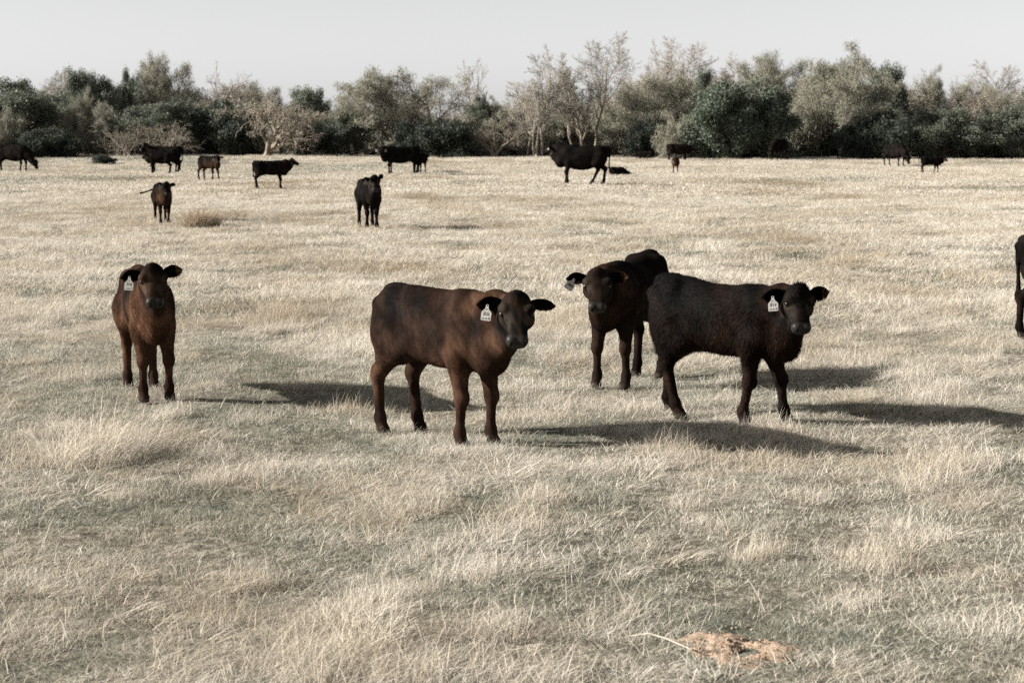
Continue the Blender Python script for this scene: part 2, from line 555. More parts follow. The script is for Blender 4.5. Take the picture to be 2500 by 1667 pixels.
    lump = fbm(xs * 0.8, ys * 0.6, 79, 2)
    put(S, xs, ys, rng.integers(4, 6, n), rng.uniform(0.8, 1.3, n), 0.72 * (0.45 + 1.0 * lump) * rng.uniform(0.7, 1.4, n))
    g = ~dry; n = g.sum()
    put(G, x[g], y[g], np.full(n, 3), rng.uniform(0.8, 1.3, n), rng.uniform(0.6, 1.4, n))
    k = rng.random(len(xs)) < 0.07 * smooth(0.5, 0.7, lump)
    n = k.sum()
    put(B, xs[k], ys[k], np.full(n, 2), rng.uniform(0.8, 1.3, n), rng.uniform(0.5, 0.95, n))
    # --- far zone
    x, y = trapezoid(rng, 60, 142, 11.0, 4.0)
    dr = fbm(x * 0.10, y * 0.05, 45, 3)
    dry = rng.random(len(x)) < smooth(0.25, 0.5, dr) * 0.8 + 0.18
    xs, ys = x[dry], y[dry]; n = len(xs)
    lump = fbm(xs * 0.35, ys * 0.25, 83, 2)
    put(S, xs, ys, rng.integers(6, 8, n), rng.uniform(0.8, 1.3, n), 0.6 * (0.45 + 1.1 * lump) * rng.uniform(0.7, 1.4, n))
    g = ~dry; n = g.sum()
    put(G, x[g], y[g], np.full(n, 4), rng.uniform(0.8, 1.3, n), rng.uniform(0.6, 1.4, n))
    # a taller pale fringe where the mown field stops short of the trees
    x, y = trapezoid(rng, 126, 146, 3.0, 4.0)
    n = len(x)
    put(S, x, y, np.full(n, 6), rng.uniform(0.8, 1.2, n), rng.uniform(1.2, 3.2, n) * fbm(x * 0.4, y * 0.4, 5, 2))
    cat = lambda D: tuple(np.concatenate(D[k]) for k in ('p', 'r', 's', 'i'))
    for nm, D, c, lb in (('dry_grass', S, cs, 'short dry straw coloured pasture grass covering the field'),
                         ('green_grass', G, cg, 'short grey green grass growing between the dry grass'),
                         ('bleached_grass', B, cb, 'long bleached grass standing in pale patches and stalks')):
        p, r, s, i = cat(D)
        print(nm, len(p))
        scatter_object(nm, p, r, s, i, c, lb, 'grass')
build_grass()

# ------------------------------------------------------------------ trees
def mat_bark(name, lo, hi):
    nt = NT(name)
    tc = nt.n('ShaderNodeTexCoord').outputs['Object']
    n = nt.noise(6.0, 4, 0.65, tc)
    c = nt.ramp(n, [(0.3, lo), (0.7, hi)])
    oi = nt.n('ShaderNodeObjectInfo').outputs['Random']
    c = nt.mix(1.0, c, nt.ramp(oi, [(0.0, (0.8, 0.78, 0.75)), (1.0, (1.0, 1.0, 1.0))]), 'MULTIPLY')
    return nt.done(nt.principled(c, 0.9, 0.15, n, 0.03, 0.6))

def mat_leaf(name, ramp, trans=0.25):
    nt = NT(name)
    r = nt.attr('leaf_rand')
    c = nt.ramp(r, ramp)
    oi = nt.n('ShaderNodeObjectInfo').outputs['Random']
    c = nt.mix(1.0, c, nt.ramp(oi, [(0.0, (0.78, 0.8, 0.8)), (1.0, (1.0, 1.0, 1.0))]), 'MULTIPLY')
    return nt.done(leaf_shader(nt, c, trans))

BARK_PALE = mat_bark('pale_grey_bark', (0.22, 0.185, 0.15), (0.40, 0.35, 0.29))
BARK_TAN = mat_bark('tan_bare_twigs', (0.18, 0.15, 0.12), (0.34, 0.29, 0.235))
BARK_DARK = mat_bark('dark_bark', (0.06, 0.05, 0.04), (0.15, 0.125, 0.10))
TWIG_PALE = mat_leaf('pale_twigs', [(0.0, (0.28, 0.245, 0.205)), (1.0, (0.52, 0.465, 0.395))], 0.1)
TWIG_BROWN = mat_leaf('brown_twigs', [(0.0, (0.21, 0.175, 0.135)), (1.0, (0.42, 0.365, 0.295))], 0.1)
TWIG_GREY = mat_leaf('grey_green_buds', [(0.0, (0.14, 0.145, 0.11)), (0.5, (0.27, 0.26, 0.195)), (1.0, (0.44, 0.405, 0.325))], 0.2)
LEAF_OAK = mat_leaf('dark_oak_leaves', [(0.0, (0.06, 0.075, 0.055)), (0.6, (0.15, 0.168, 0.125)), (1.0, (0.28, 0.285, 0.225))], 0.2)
LEAF_SHADE = mat_leaf('shade_dark_leaves', [(0.0, (0.022, 0.03, 0.024)), (0.6, (0.055, 0.066, 0.05)), (1.0, (0.12, 0.128, 0.098))], 0.2)  # darker shrub leaves: shade low in the wood put into the colour
LEAF_LIVE = mat_leaf('glossy_green_leaves', [(0.0, (0.055, 0.07, 0.048)), (0.5, (0.125, 0.15, 0.108)), (1.0, (0.25, 0.275, 0.215))], 0.2)

def norm3(v):
    l = math.sqrt(v[0] ** 2 + v[1] ** 2 + v[2] ** 2) or 1.0
    return (v[0] / l, v[1] / l, v[2] / l)

def grow(rnd, spec):
    """a branching skeleton: list of (p0, p1, r0, r1, level) and the twig tips"""
    segs = []; tips = []
    top = len(spec['n']) - 1
    def perp(d):
        a = (0, 0, 1) if abs(d[2]) < 0.9 else (1, 0, 0)
        u = norm3((d[1] * a[2] - d[2] * a[1], d[2] * a[0] - d[0] * a[2], d[0] * a[1] - d[1] * a[0]))
        v = (d[1] * u[2] - d[2] * u[1], d[2] * u[0] - d[0] * u[2], d[0] * u[1] - d[1] * u[0])
        return u, v
    def branch(p, d, L, r, lv):
        n = spec['segs'][lv]; w = spec['wander'][lv]; tr = spec['trop'][lv]
        pts = [p]; rad = [r]
        r1 = r * spec['taper'][lv]
        for i in range(n):
            d = norm3((d[0] + rnd.gauss(0, w), d[1] + rnd.gauss(0, w), d[2] + rnd.gauss(0, w) + tr))
            q = (p[0] + d[0] * L / n, p[1] + d[1] * L / n, max(p[2] + d[2] * L / n, 0.05))
            ra = r + (r1 - r) * i / n; rb = r + (r1 - r) * (i + 1) / n
            segs.append((p, q, ra, rb, lv))
            p = q; pts.append(p); rad.append(rb)
        if lv == top:
            tips.append((p, d)); return
        k = spec['n'][lv + 1]
        k = max(1, int(round(k * rnd.uniform(0.75, 1.25))))
        az = rnd.uniform(0, 6.28)
        for c in range(k):
            t = spec['start'][lv] + (1 - spec['start'][lv]) * (c + rnd.uniform(0.1, 0.9)) / k
            f = t * n; i = min(int(f), n - 1); g = f - i
            a = pts[i]; b = pts[i + 1]
            o = (a[0] + (b[0] - a[0]) * g, a[1] + (b[1] - a[1]) * g, a[2] + (b[2] - a[2]) * g)
            bd = norm3((b[0] - a[0], b[1] - a[1], b[2] - a[2]))
            u, v = perp(bd)
            az += 2.4 + rnd.uniform(-0.5, 0.5)
            an = spec['ang'][lv + 1] * rnd.uniform(0.7, 1.3)
            ca, sa = math.cos(an), math.sin(an)
            cx, sx = math.cos(az) * sa, math.sin(az) * sa
            nd = (bd[0] * ca + u[0] * cx + v[0] * sx, bd[1] * ca + u[1] * cx + v[1] * sx, bd[2] * ca + u[2] * cx + v[2] * sx)
            branch(o, norm3(nd), L * spec['ratio'][lv + 1] * (1.15 - 0.55 * t) * rnd.uniform(0.75, 1.25),
                   max((rad[i] * (1 - g) + rad[i + 1] * g) * spec['thin'], spec['rmin']), lv + 1)
    for s in range(spec['n'][0]):
        az = rnd.uniform(0, 6.28) if 'az' not in spec else spec['az'][s]
        ln = spec['lean'] * rnd.uniform(0.4, 1.2)
        b = (rnd.gauss(0, spec['spread']), rnd.gauss(0, spec['spread']), -0.15)
        branch(b, norm3((math.cos(az) * ln, math.sin(az) * ln, 1.0)), spec['L'] * rnd.uniform(0.8, 1.1), spec['r'] * rnd.uniform(0.75, 1.1), 0)
    return segs, tips

def tubes(segs, sides):
    P0 = np.array([s[0] for s in segs]); P1 = np.array([s[1] for s in segs])
    R0 = np.array([s[2] for s in segs]); R1 = np.array([s[3] for s in segs])
    D = P1 - P0
    D /= np.maximum(np.linalg.norm(D, axis=1, keepdims=True), 1e-6)
    A = np.where(np.abs(D[:, 2:3]) < 0.9, np.array([[0, 0, 1.0]]), np.array([[1.0, 0, 0]]))
    U = np.cross(D, A); U /= np.linalg.norm(U, axis=1, keepdims=True)
    W = np.cross(D, U)
    th = np.arange(sides) * 2 * np.pi / sides
    ring = U[:, None] * np.cos(th)[None, :, None] + W[:, None] * np.sin(th)[None, :, None]
    V = np.concatenate([P0[:, None] + ring * R0[:, None, None], P1[:, None] + ring * R1[:, None, None]], 1).reshape(-1, 3)
    f = np.array([[i, (i + 1) % sides, sides + (i + 1) % sides, sides + i] for i in range(sides)])
    F = (f[None] + (np.arange(len(segs)) * 2 * sides)[:, None, None]).reshape(-1, 4)
    return V, F

def leaf_cards(rng, centres, per, spread, size, droop=0.0, updir=0.0, aspect=0.55):
    """small folded leaf-sized faces round every centre"""
    C = np.repeat(np.asarray(centres), per, 0)
    n = len(C)
    off = rng.normal(0, 1, (n, 3)); off /= np.maximum(np.linalg.norm(off, axis=1, keepdims=True), 1e-6)
    C = C + off * (spread * rng.uniform(0, 1, (n, 1)) ** 0.5)
    C[:, 2] -= droop * rng.uniform(0, 1, n)
    a = rng.normal(0, 1, (n, 3)); a[:, 2] += updir; a /= np.linalg.norm(a, axis=1, keepdims=True)
    b = np.cross(a, rng.normal(0, 1, (n, 3))); b /= np.maximum(np.linalg.norm(b, axis=1, keepdims=True), 1e-6)
    s = (size * rng.uniform(0.6, 1.3, n))[:, None]
    V = np.stack([C - a * s, C + b * s * aspect, C + a * s, C - b * s * aspect], 1).reshape(-1, 3)
    F = np.arange(4 * n).reshape(-1, 4)
    clump = np.repeat(rng.uniform(0, 1, len(centres)), per)
    R = np.repeat(np.clip(0.55 * clump + 0.45 * rng.uniform(0, 1, n), 0, 1), 4)
    return V, F, R

def tree_proto(name, seed, spec, bark, twig, leaf=None, leafmat=None, trunk_levels=1, hidden=0):
    """two shared meshes: trunk (stems and limbs) and crown (twigs and leaves)"""
    rnd = random.Random(seed); rng = np.random.default_rng(seed)
    segs, tips = grow(rnd, spec)
    big = [s for s in segs if s[4] <= trunk_levels]
    small = [s for s in segs if s[4] > trunk_levels]
    V, F = tubes(big, 6)
    trunk = new_mesh(name + '_trunk', V, F, True)
    trunk.materials.append(bark)
    V, F = tubes(small, 3)
    R = np.repeat(rng.uniform(0, 1, len(small)), 6)
    mi = np.zeros(len(F), np.int32)
    if leaf:
        cent = [t[0] for t in tips]
        extra = [tuple(np.array(s[0]) * 0.5 + np.array(s[1]) * 0.5) for s in small if s[4] >= len(spec['n']) - 2 and rnd.random() < leaf.get('along', 0.4)]
        LV, LF, LR = leaf_cards(rng, cent + extra, leaf['per'], leaf['spread'], leaf['size'], leaf.get('droop', 0), leaf.get('updir', 0), leaf.get('aspect', .55))
        F = np.concatenate([F, LF + len(V)]); V = np.concatenate([V, LV]); R = np.concatenate([R, LR])
        mi = np.concatenate([mi, np.ones(len(LF), np.int32)])
    crown = new_mesh(name + '_crown', V, F)
    add_float_attr(crown, 'leaf_rand', R)
    crown.materials.append(twig)
    if leaf:
        crown.materials.append(leafmat)
        crown.polygons.foreach_set('material_index', mi)
    z = V[:, 2]
    h = float(np.percentile(z, 99.5)); w = float(np.percentile(np.abs(V[:, 0]), 98)) * 2
    print(name, 'tris', len(F) * 2, 'h %.1f w %.1f' % (h, w))
    return dict(name=name, trunk=trunk, crown=crown, h=h, w=w)

S_UP = dict(n=[4, 9, 8, 6, 5], L=6.2, r=0.09, lean=0.2, spread=0.25, segs=[6, 5, 4, 3, 2], wander=[0.09, 0.12, 0.16, 0.2, 0.25],
            trop=[0.06, 0.10, 0.08, 0.05, 0.02], taper=[0.35, 0.35, 0.4, 0.5, 0.6], start=[0.22, 0.2, 0.15, 0.1], ang=[0, 0.45, 0.5, 0.55, 0.6],
            ratio=[1, 0.46, 0.46, 0.5, 0.5], thin=0.58, rmin=0.009)
S_SPREAD = dict(n=[3, 7, 7, 6, 5], L=2.8, r=0.17, lean=0.75, spread=0.15, segs=[5, 5, 4, 3, 2], wander=[0.2, 0.2, 0.24, 0.28, 0.3],
                trop=[0.02, 0.0, -0.03, -0.07, -0.10], taper=[0.5, 0.4, 0.4, 0.5, 0.6], start=[0.25, 0.15, 0.12, 0.1], ang=[0, 0.8, 0.75, 0.75, 0.7],
                ratio=[1, 0.75, 0.58, 0.52, 0.55], thin=0.6, rmin=0.010)
S_BUD = dict(n=[4, 8, 6, 6, 4], L=4.6, r=0.10, lean=0.45, spread=0.25, segs=[5, 5, 4, 3, 2], wander=[0.12, 0.15, 0.2, 0.22, 0.25],
             trop=[0.04, 0.09, 0.09, 0.08, 0.08], taper=[0.4, 0.4, 0.4, 0.5, 0.6], start=[0.15, 0.15, 0.12, 0.1], ang=[0, 0.7, 0.6, 0.55, 0.5],
             ratio=[1, 0.62, 0.52, 0.5, 0.5], thin=0.6, rmin=0.009)
S_OAK = dict(n=[2, 8, 6, 6], L=3.9, r=0.17, lean=0.35, spread=0.2, segs=[5, 5, 4, 3], wander=[0.12, 0.16, 0.2, 0.25],
             trop=[0.03, 0.03, 0.03, 0.02], taper=[0.4, 0.4, 0.4, 0.5], start=[0.15, 0.15, 0.12], ang=[0, 0.95, 0.75, 0.7],
             ratio=[1, 0.62, 0.52, 0.5], thin=0.6, rmin=0.012)
S_BRUSH = dict(n=[16, 5, 5, 4], L=2.0, r=0.03, lean=0.7, spread=0.6, segs=[5, 4, 3, 2], wander=[0.12, 0.18, 0.2, 0.25],
               trop=[0.0, 0.02, 0.0, 0.0], taper=[0.4, 0.5, 0.5, 0.6], start=[0.2, 0.15, 0.1], ang=[0, 0.6, 0.6, 0.6],
               ratio=[1, 0.5, 0.5, 0.5], thin=0.65, rmin=0.009)
S_SHRUB = dict(n=[9, 6, 5, 4], L=1.7, r=0.04, lean=0.8, spread=0.5, segs=[4, 4, 3, 2], wander=[0.15, 0.2, 0.2, 0.25],
               trop=[0.02, 0.02, 0.0, 0.0], taper=[0.4, 0.5, 0.5, 0.6], start=[0.1, 0.1, 0.1], ang=[0, 0.8, 0.7, 0.7],
               ratio=[1, 0.55, 0.5, 0.5], thin=0.65, rmin=0.010)
S_SLIM = dict(S_UP, n=[2, 8, 5, 4, 3], lean=0.10, ang=[0, 0.42, 0.5, 0.6, 0.7], ratio=[1, 0.36, 0.5, 0.5, 0.5])
BUD = dict(per=5, spread=0.28, size=0.085, along=0.5, updir=2.0, aspect=0.11)
PR = dict(
    up_a=tree_proto('bare_up_a', 11, S_UP, BARK_PALE, TWIG_PALE),
    up_b=tree_proto('bare_up_b', 12, dict(S_UP, n=[5, 8, 7, 6, 5], lean=0.26), BARK_PALE, TWIG_PALE),
    slim=tree_proto('bare_slim', 13, S_SLIM, BARK_PALE, TWIG_PALE),
    spread_a=tree_proto('bare_spread_a', 21, S_SPREAD, BARK_TAN, TWIG_BROWN),
    spread_b=tree_proto('bare_spread_b', 22, dict(S_SPREAD, lean=0.6, L=3.2), BARK_TAN, TWIG_BROWN),
    bud_a=tree_proto('bud_a', 31, S_BUD, BARK_DARK, TWIG_PALE, BUD, TWIG_GREY),
    bud_b=tree_proto('bud_b', 32, dict(S_BUD, n=[4, 8, 6, 6, 4], lean=0.6), BARK_TAN, TWIG_PALE, dict(BUD, per=4), TWIG_GREY),
    oak_a=tree_proto('oak_a', 41, S_OAK, BARK_DARK, BARK_DARK, dict(per=22, spread=0.40, size=0.058, along=0.8), LEAF_OAK),
    oak_b=tree_proto('oak_b', 42, dict(S_OAK, n=[3, 8, 6, 6], lean=0.5), BARK_DARK, BARK_DARK, dict(per=18, spread=0.42, size=0.058, along=0.7), LEAF_OAK),
    live=tree_proto('live_a', 43, dict(S_OAK, n=[4, 9, 7, 6], L=3.2, lean=0.75, start=[0.08, 0.1, 0.1]), BARK_DARK, BARK_DARK,
                    dict(per=20, spread=0.38, size=0.06, along=0.9), LEAF_LIVE),
    brush=tree_proto('brush', 51, S_BRUSH, BARK_TAN, TWIG_BROWN, trunk_levels=0),
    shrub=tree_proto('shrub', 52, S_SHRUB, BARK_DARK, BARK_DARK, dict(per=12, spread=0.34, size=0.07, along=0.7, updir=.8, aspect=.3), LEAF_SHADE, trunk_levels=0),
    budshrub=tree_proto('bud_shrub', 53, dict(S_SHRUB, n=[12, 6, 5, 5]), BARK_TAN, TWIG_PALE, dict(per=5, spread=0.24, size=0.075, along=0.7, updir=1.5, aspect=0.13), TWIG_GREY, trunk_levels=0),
)

def place_tree(name, kind, px, top_py, width_px, depth, label, cat='tree', group='trees along the far edge of the field', rz=None, base_drop=0.0):
    pr = PR[kind]
    loc = at_depth(px, depth)
    d = pix_dir(px, top_py)
    ztop = CAM_H + d[2] / d[1] * depth
    h = ztop - loc.z
    w = width_px / F_PX * depth
    root = empty(name, loc, random.uniform(0, 6.28) if rz is None else rz)
    sx = w / pr['w']
    root.scale = (sx, sx, h / pr['h'])
    tag(root, label, cat, group)
    if kind in ('brush', 'shrub', 'budshrub'):
        obj('stems', pr['trunk'], None, root)['kind'] = 'stuff'
    else:
        obj('trunk', pr['trunk'], None, root)
    obj('crown', pr['crown'], None, root)
    return root

TREES = [
    # name, proto, x, top y, width, distance, label
    ('evergreen_tree', 'oak_a', 75, 200, 250, 134, 'broad dark green evergreen tree at the far left edge behind the grazing cow'),
    ('budding_shrub', 'budshrub', 20, 268, 130, 130, 'rounded tan bush at the left edge below the broad evergreen', 'shrub'),
    ('dark_shrub', 'shrub', 120, 318, 170, 128, 'low dark bush with branches sweeping the ground right of the grazing cow', 'shrub'),
    ('bare_tree', 'up_a', 120, 172, 170, 150, 'bare pale tree rising behind the broad evergreen at far left'),
    ('evergreen_tree', 'oak_b', 235, 178, 150, 140, 'tall dark evergreen with flat top left of the pale budding tree'),
    ('budding_tree', 'bud_a', 215, 222, 130, 132, 'rounded brown twiggy tree in front of the flat topped evergreen'),
    ('evergreen_tree', 'oak_a', 318, 176, 90, 143, 'small dark evergreen crown just left of the pale budding tree'),
    ('budding_tree', 'bud_b', 405, 140, 170, 146, 'tall pale budding tree, highest of the left half'),
    ('evergreen_tree', 'oak_b', 370, 255, 200, 137, 'grey green leafy tree above the brown brush behind the cow and calf'),
    ('bare_shrub', 'brush', 385, 300, 230, 129, 'wide brown bare bush behind the cow and calf', 'shrub'),
    ('bare_shrub', 'brush', 300, 322, 120, 130, 'small brown bare bush left of the cow with a tagged ear', 'shrub'),
    ('evergreen_tree', 'oak_a', 485, 270, 120, 138, 'dark evergreen between brown bush and spreading bare tree'),
    ('bare_tree', 'spread_b', 525, 182, 190, 143, 'bare brown tree behind the two calves left of the spreading tree'),
    ('bare_tree', 'spread_a', 655, 225, 310, 129, 'wide spreading bare tree with drooping twigs behind the side on calf'),
    ('budding_tree', 'bud_b', 640, 205, 170, 148, 'pale leafy tree top showing above the spreading bare tree'),
    ('evergreen_tree', 'oak_b', 740, 218, 130, 139, 'dark pointed evergreen right of the spreading bare tree'),
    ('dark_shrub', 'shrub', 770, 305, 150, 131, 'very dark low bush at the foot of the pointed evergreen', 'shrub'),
    ('budding_tree', 'bud_a', 850, 248, 170, 141, 'low grey green tree under the dip in the tree tops'),
    ('evergreen_tree', 'oak_b', 868, 275, 120, 133, 'thin dark leafy tree left of the cow turning its head'),
    ('budding_tree', 'bud_b', 1005, 175, 320, 135, 'large grey green budding tree behind the cow and its hidden calf'),
    ('dark_shrub', 'shrub', 1080, 300, 190, 130, 'dark leafy bush right of the cow with the hidden calf', 'shrub'),
    ('bare_tree', 'slim', 1160, 142, 80, 150, 'slender bare tree standing apart left of the two big bare trees'),
    ('evergreen_tree', 'oak_a', 1165, 238, 90, 146, 'small dark evergreen under the slender bare tree'),
    ('bare_tree', 'up_b', 1300, 120, 165, 131, 'big bare multi stemmed tree right behind the head of the bull'),
    ('bare_tree', 'up_a', 1420, 90, 185, 134, 'tallest bare tree, directly above the back of the bull'),
    ('bare_shrub', 'spread_a', 1200, 290, 220, 130, 'tangle of pale bare branches left of the bull', 'shrub'),
    ('bare_tree', 'up_b', 1565, 108, 150, 148, 'bare tree top right of the tallest bare tree'),
    ('budding_tree', 'bud_b', 1560, 185, 270, 136, 'grey brown twiggy tree behind the rump of the bull'),
    ('budding_tree', 'bud_a', 1640, 180, 190, 141, 'feathery grey green tree left of the bright green bush'),
    ('dark_shrub', 'shrub', 1575, 295, 110, 131, 'dark green bush above the calf lying at the wood edge', 'shrub'),
    ('bare_tree', 'up_a', 1725, 98, 190, 152, 'bare tall tree top above the dark evergreen crown'),
    ('evergreen_tree', 'oak_a', 1725, 178, 110, 144, 'dark evergreen crown above left of the bright green bush'),
    ('green_tree', 'live', 1800, 212, 260, 129, 'dense bright green rounded leafy tree, greenest in the wood edge'),
    ('budding_shrub', 'budshrub', 1665, 290, 140, 129, 'silvery grey bush at the left foot of the bright green tree', 'shrub'),
    ('budding_tree', 'bud_b', 1890, 135, 240, 143, 'pale twiggy tree rising behind the bright green tree'),
    ('budding_tree', 'bud_a', 2040, 120, 330, 136, 'large domed grey green tree, widest in the right half'),
    ('evergreen_tree', 'oak_b', 2170, 165, 140, 142, 'dark leafy tree on the right shoulder of the domed tree'),
    ('evergreen_tree', 'oak_a', 1990, 240, 220, 140, 'dark evergreen in shade below the domed tree'),
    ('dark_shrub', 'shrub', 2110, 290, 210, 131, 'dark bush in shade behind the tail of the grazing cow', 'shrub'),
    ('bare_tree', 'slim', 2235, 170, 70, 150, 'pale bare thin tree in the gap right of the domed tree'),
    ('budding_tree', 'bud_a', 2285, 172, 130, 146, 'narrow grey tree with a feathery pointed top'),
    ('budding_tree', 'spread_b', 2340, 215, 190, 137, 'rusty brown twiggy tree above the calf walking right'),
    ('evergreen_tree', 'oak_b', 2290, 270, 230, 134, 'dark shaded evergreen behind the calf walking right'),
    ('bare_tree', 'up_a', 2465, 155, 160, 150, 'bare pale tree at the upper right edge'),
    ('budding_tree', 'bud_b', 2420, 205, 190, 141, 'grey green twiggy tree near the right edge'),
    ('evergreen_tree', 'oak_a', 2450, 262, 210, 135, 'dark evergreen at the right edge of the wood'),
    ('budding_tree', 'bud_a', -60, 190, 200, 143, 'grey green tree cut by the left edge of the picture'),
    ('evergreen_tree', 'oak_b', 2570, 230, 200, 140, 'dark leafy tree cut by the right edge of the picture'),
]
for t in TREES:
    place_tree(*t)

# the wood behind reads as one mass
def build_wood():
    col = bpy.data.collections.new('wood_tree')
    kinds = ['bud_a', 'oak_a', 'bud_b', 'oak_b', 'up_b', 'shrub', 'budshrub', 'spread_b', 'brush']
    for i, k in enumerate(kinds):
        for j, part in enumerate(('trunk', 'crown')):
            pass
        c = bpy.data.collections.new('wood_%02d_%s' % (i, k))
        c.objects.link(bpy.data.objects.new('wood_%02d_trunk' % i, PR[k]['trunk']))
        c.objects.link(bpy.data.objects.new('wood_%02d_crown' % i, PR[k]['crown']))
        col.children.link(c)
    rng = np.random.default_rng(5)
    P = []; R = []; S = []; I = []
    def add(x, y, kind, h):
        pr = PR[kinds[kind]]
        s = h / pr['h']
        P.append((x, y, float(terrain(x, y)))); R.append((0, 0, rng.uniform(0, 6.28)))
        sw = s * rng.uniform(0.9, 1.3); S.append((sw, sw, s)); I.append(kind)
    # skyline of the photograph: (x pixel, y pixel of the tops)
    SKY = [(-400, 210), (0, 210), (200, 200), (330, 205), (420, 180), (520, 215), (700, 245), (800, 285), (880, 265), (960, 210), (1100, 230), (1250, 215), (1500, 180), (1800, 165), (2000, 150), (2180, 180), (2240, 240), (2400, 225), (2500, 215), (3000, 215)]
    sx = [a for a, b in SKY]; sy = [b for a, b in SKY]
    for row, dep in enumerate((146, 151, 157, 164, 173)):
        for x in np.arange(-60, 60, 3.0):
            xx = x + rng.normal(0, 0.9); yy = dep + rng.normal(0, 1.5)
            px = 1250 + xx / yy * F_PX
            top = np.interp(px, sx, sy) + rng.uniform(22, 95)
            d = pix_dir(px, top)
            h = max(CAM_H + d[2] / d[1] * yy, 2.5)
            add(xx, yy, int(rng.choice([0, 0, 1, 2, 2, 4, 4, 7, 7])), h)
    for dep in (138, 142, 147):
        for x in np.arange(-48, 48, 1.9):
            add(x + rng.normal(0, 0.6), dep + rng.normal(0, 1.2), int(rng.choice([6, 6, 6, 8, 5] if x < 9 else [5, 6, 5, 6])), rng.uniform(1.6, 3.6))
    scatter_object('wood', P, R, S, I, col, 'dense mixed wood reading as one mass behind the edge trees', 'wood')
build_wood()

# ------------------------------------------------------------------ cattle
def smin(a, b, k):
    h = np.maximum(k - np.abs(a - b), 0) / k
    return np.minimum(a, b) - h * h * k * 0.25

class Field:
    """signed distance field built from blended shapes, turned into one continuous skin"""
    def __init__(self):
        self.items = []
    def cone(self, a, b, ra, rb, k=0.05, sy=1.0):
        a = np.array(a, float); b = np.array(b, float)
        R = max(ra, rb) + 0.12
        lo = np.minimum(a, b) - R; hi = np.maximum(a, b) + R
        def f(X, Y, Z):
            ab = b - a; ab2 = ab.copy(); ab2[1] /= sy
            px = X - a[0]; py = (Y - a[1]) / sy; pz = Z - a[2]
            t = np.clip((px * ab2[0] + py * ab2[1] + pz * ab2[2]) / max(ab2 @ ab2, 1e-9), 0, 1)
            d = np.sqrt((px - t * ab2[0]) ** 2 + (py - t * ab2[1]) ** 2 + (pz - t * ab2[2]) ** 2)
            return (d - (ra + (rb - ra) * t)) * min(1.0, sy)
        self.items.append((lo, hi, f, k))
    def ell(self, c, r, k=0.05):
        c = np.array(c, float); r = np.array(r, float)
        lo = c - r - 0.12; hi = c + r + 0.12
        def f(X, Y, Z):
            x = X - c[0]; y = Y - c[1]; z = Z - c[2]
            k0 = np.sqrt((x / r[0]) ** 2 + (y / r[1]) ** 2 + (z / r[2]) ** 2)
            k1 = np.sqrt((x / r[0] ** 2) ** 2 + (y / r[1] ** 2) ** 2 + (z / r[2] ** 2) ** 2) + 1e-9
            return k0 * (k0 - 1) / k1
        self.items.append((lo, hi, f, k))
    def loft(self, o, fx, ly, uz, tab, n=2.3, k=0.05):
        """a body with its own top line, bottom line and width along an axis"""
        o, fx, ly, uz = (np.array(v, float) for v in (o, fx, ly, uz))
        T = np.array(tab, float)
        xs = np.linspace(T[0, 0], T[-1, 0], 160)
        def cub(col):
            # smooth interpolation of the table
            return np.convolve(np.pad(np.interp(xs, T[:, 0], T[:, col]), 6, mode='edge'), np.hanning(15)[1:-1] / np.hanning(15)[1:-1].sum(), 'valid')
        tp, bt, hw = cub(1), cub(2), cub(3)
        pts = []
        for i in range(0, 160, 8):
            for s in (-1, 1):
                for z in (tp[i], bt[i]):
                    pts.append(o + fx * xs[i] + ly * s * hw[i] + uz * z)
        pts = np.array(pts)
        lo = pts.min(0) - 0.13; hi = pts.max(0) + 0.13
        def f(X, Y, Z):
            x = X - o[0]; y = Y - o[1]; z = Z - o[2]
            a = x * fx[0] + y * fx[1] + z * fx[2]
            b = x * ly[0] + y * ly[1] + z * ly[2]
            c = x * uz[0] + y * uz[1] + z * uz[2]
            ac = np.clip(a, xs[0], xs[-1])
            t1 = np.interp(ac, xs, tp); b1 = np.interp(ac, xs, bt); w1 = np.interp(ac, xs, hw)
            zc = (t1 + b1) * 0.5; hh = np.maximum((t1 - b1) * 0.5, 1e-3)
            g = (np.abs(b / w1) ** n + np.abs((c - zc) / hh) ** n) ** (1.0 / n)
            d = (g - 1) * np.minimum(w1, hh) * 0.92
            e = np.abs(a - ac)
            return np.where(e > 0, np.sqrt(np.maximum(d, 0) ** 2 + e * e) + np.minimum(d, 0) * (e <= 0), d)
        self.items.append((lo, hi, f, k))
    def mesh(self, h, floor=True):
        lo = np.min([i[0] for i in self.items], 0); hi = np.max([i[1] for i in self.items], 0)
        if floor:
            lo[2] = max(lo[2], -3 * h)
        n = np.ceil((hi - lo) / h).astype(int) + 1
        V = np.full(n, 1.0, np.float32)
        ax = [lo[d] + h * np.arange(n[d]) for d in range(3)]
        for (a, b, f, k) in self.items:
            i0 = np.maximum(np.floor((a - lo) / h).astype(int), 0); i1 = np.minimum(np.ceil((b - lo) / h).astype(int) + 1, n)
            sl = tuple(slice(i0[d], i1[d]) for d in range(3))
            X, Y, Z = np.meshgrid(*[ax[d][sl[d]] for d in range(3)], indexing='ij', sparse=True)
            V[sl] = smin(V[sl], f(X, Y, Z).astype(np.float32), k)
        if floor:
            V = np.maximum(V, -ax[2][None, None, :].astype(np.float32))
        return surface_nets(V, lo, h)

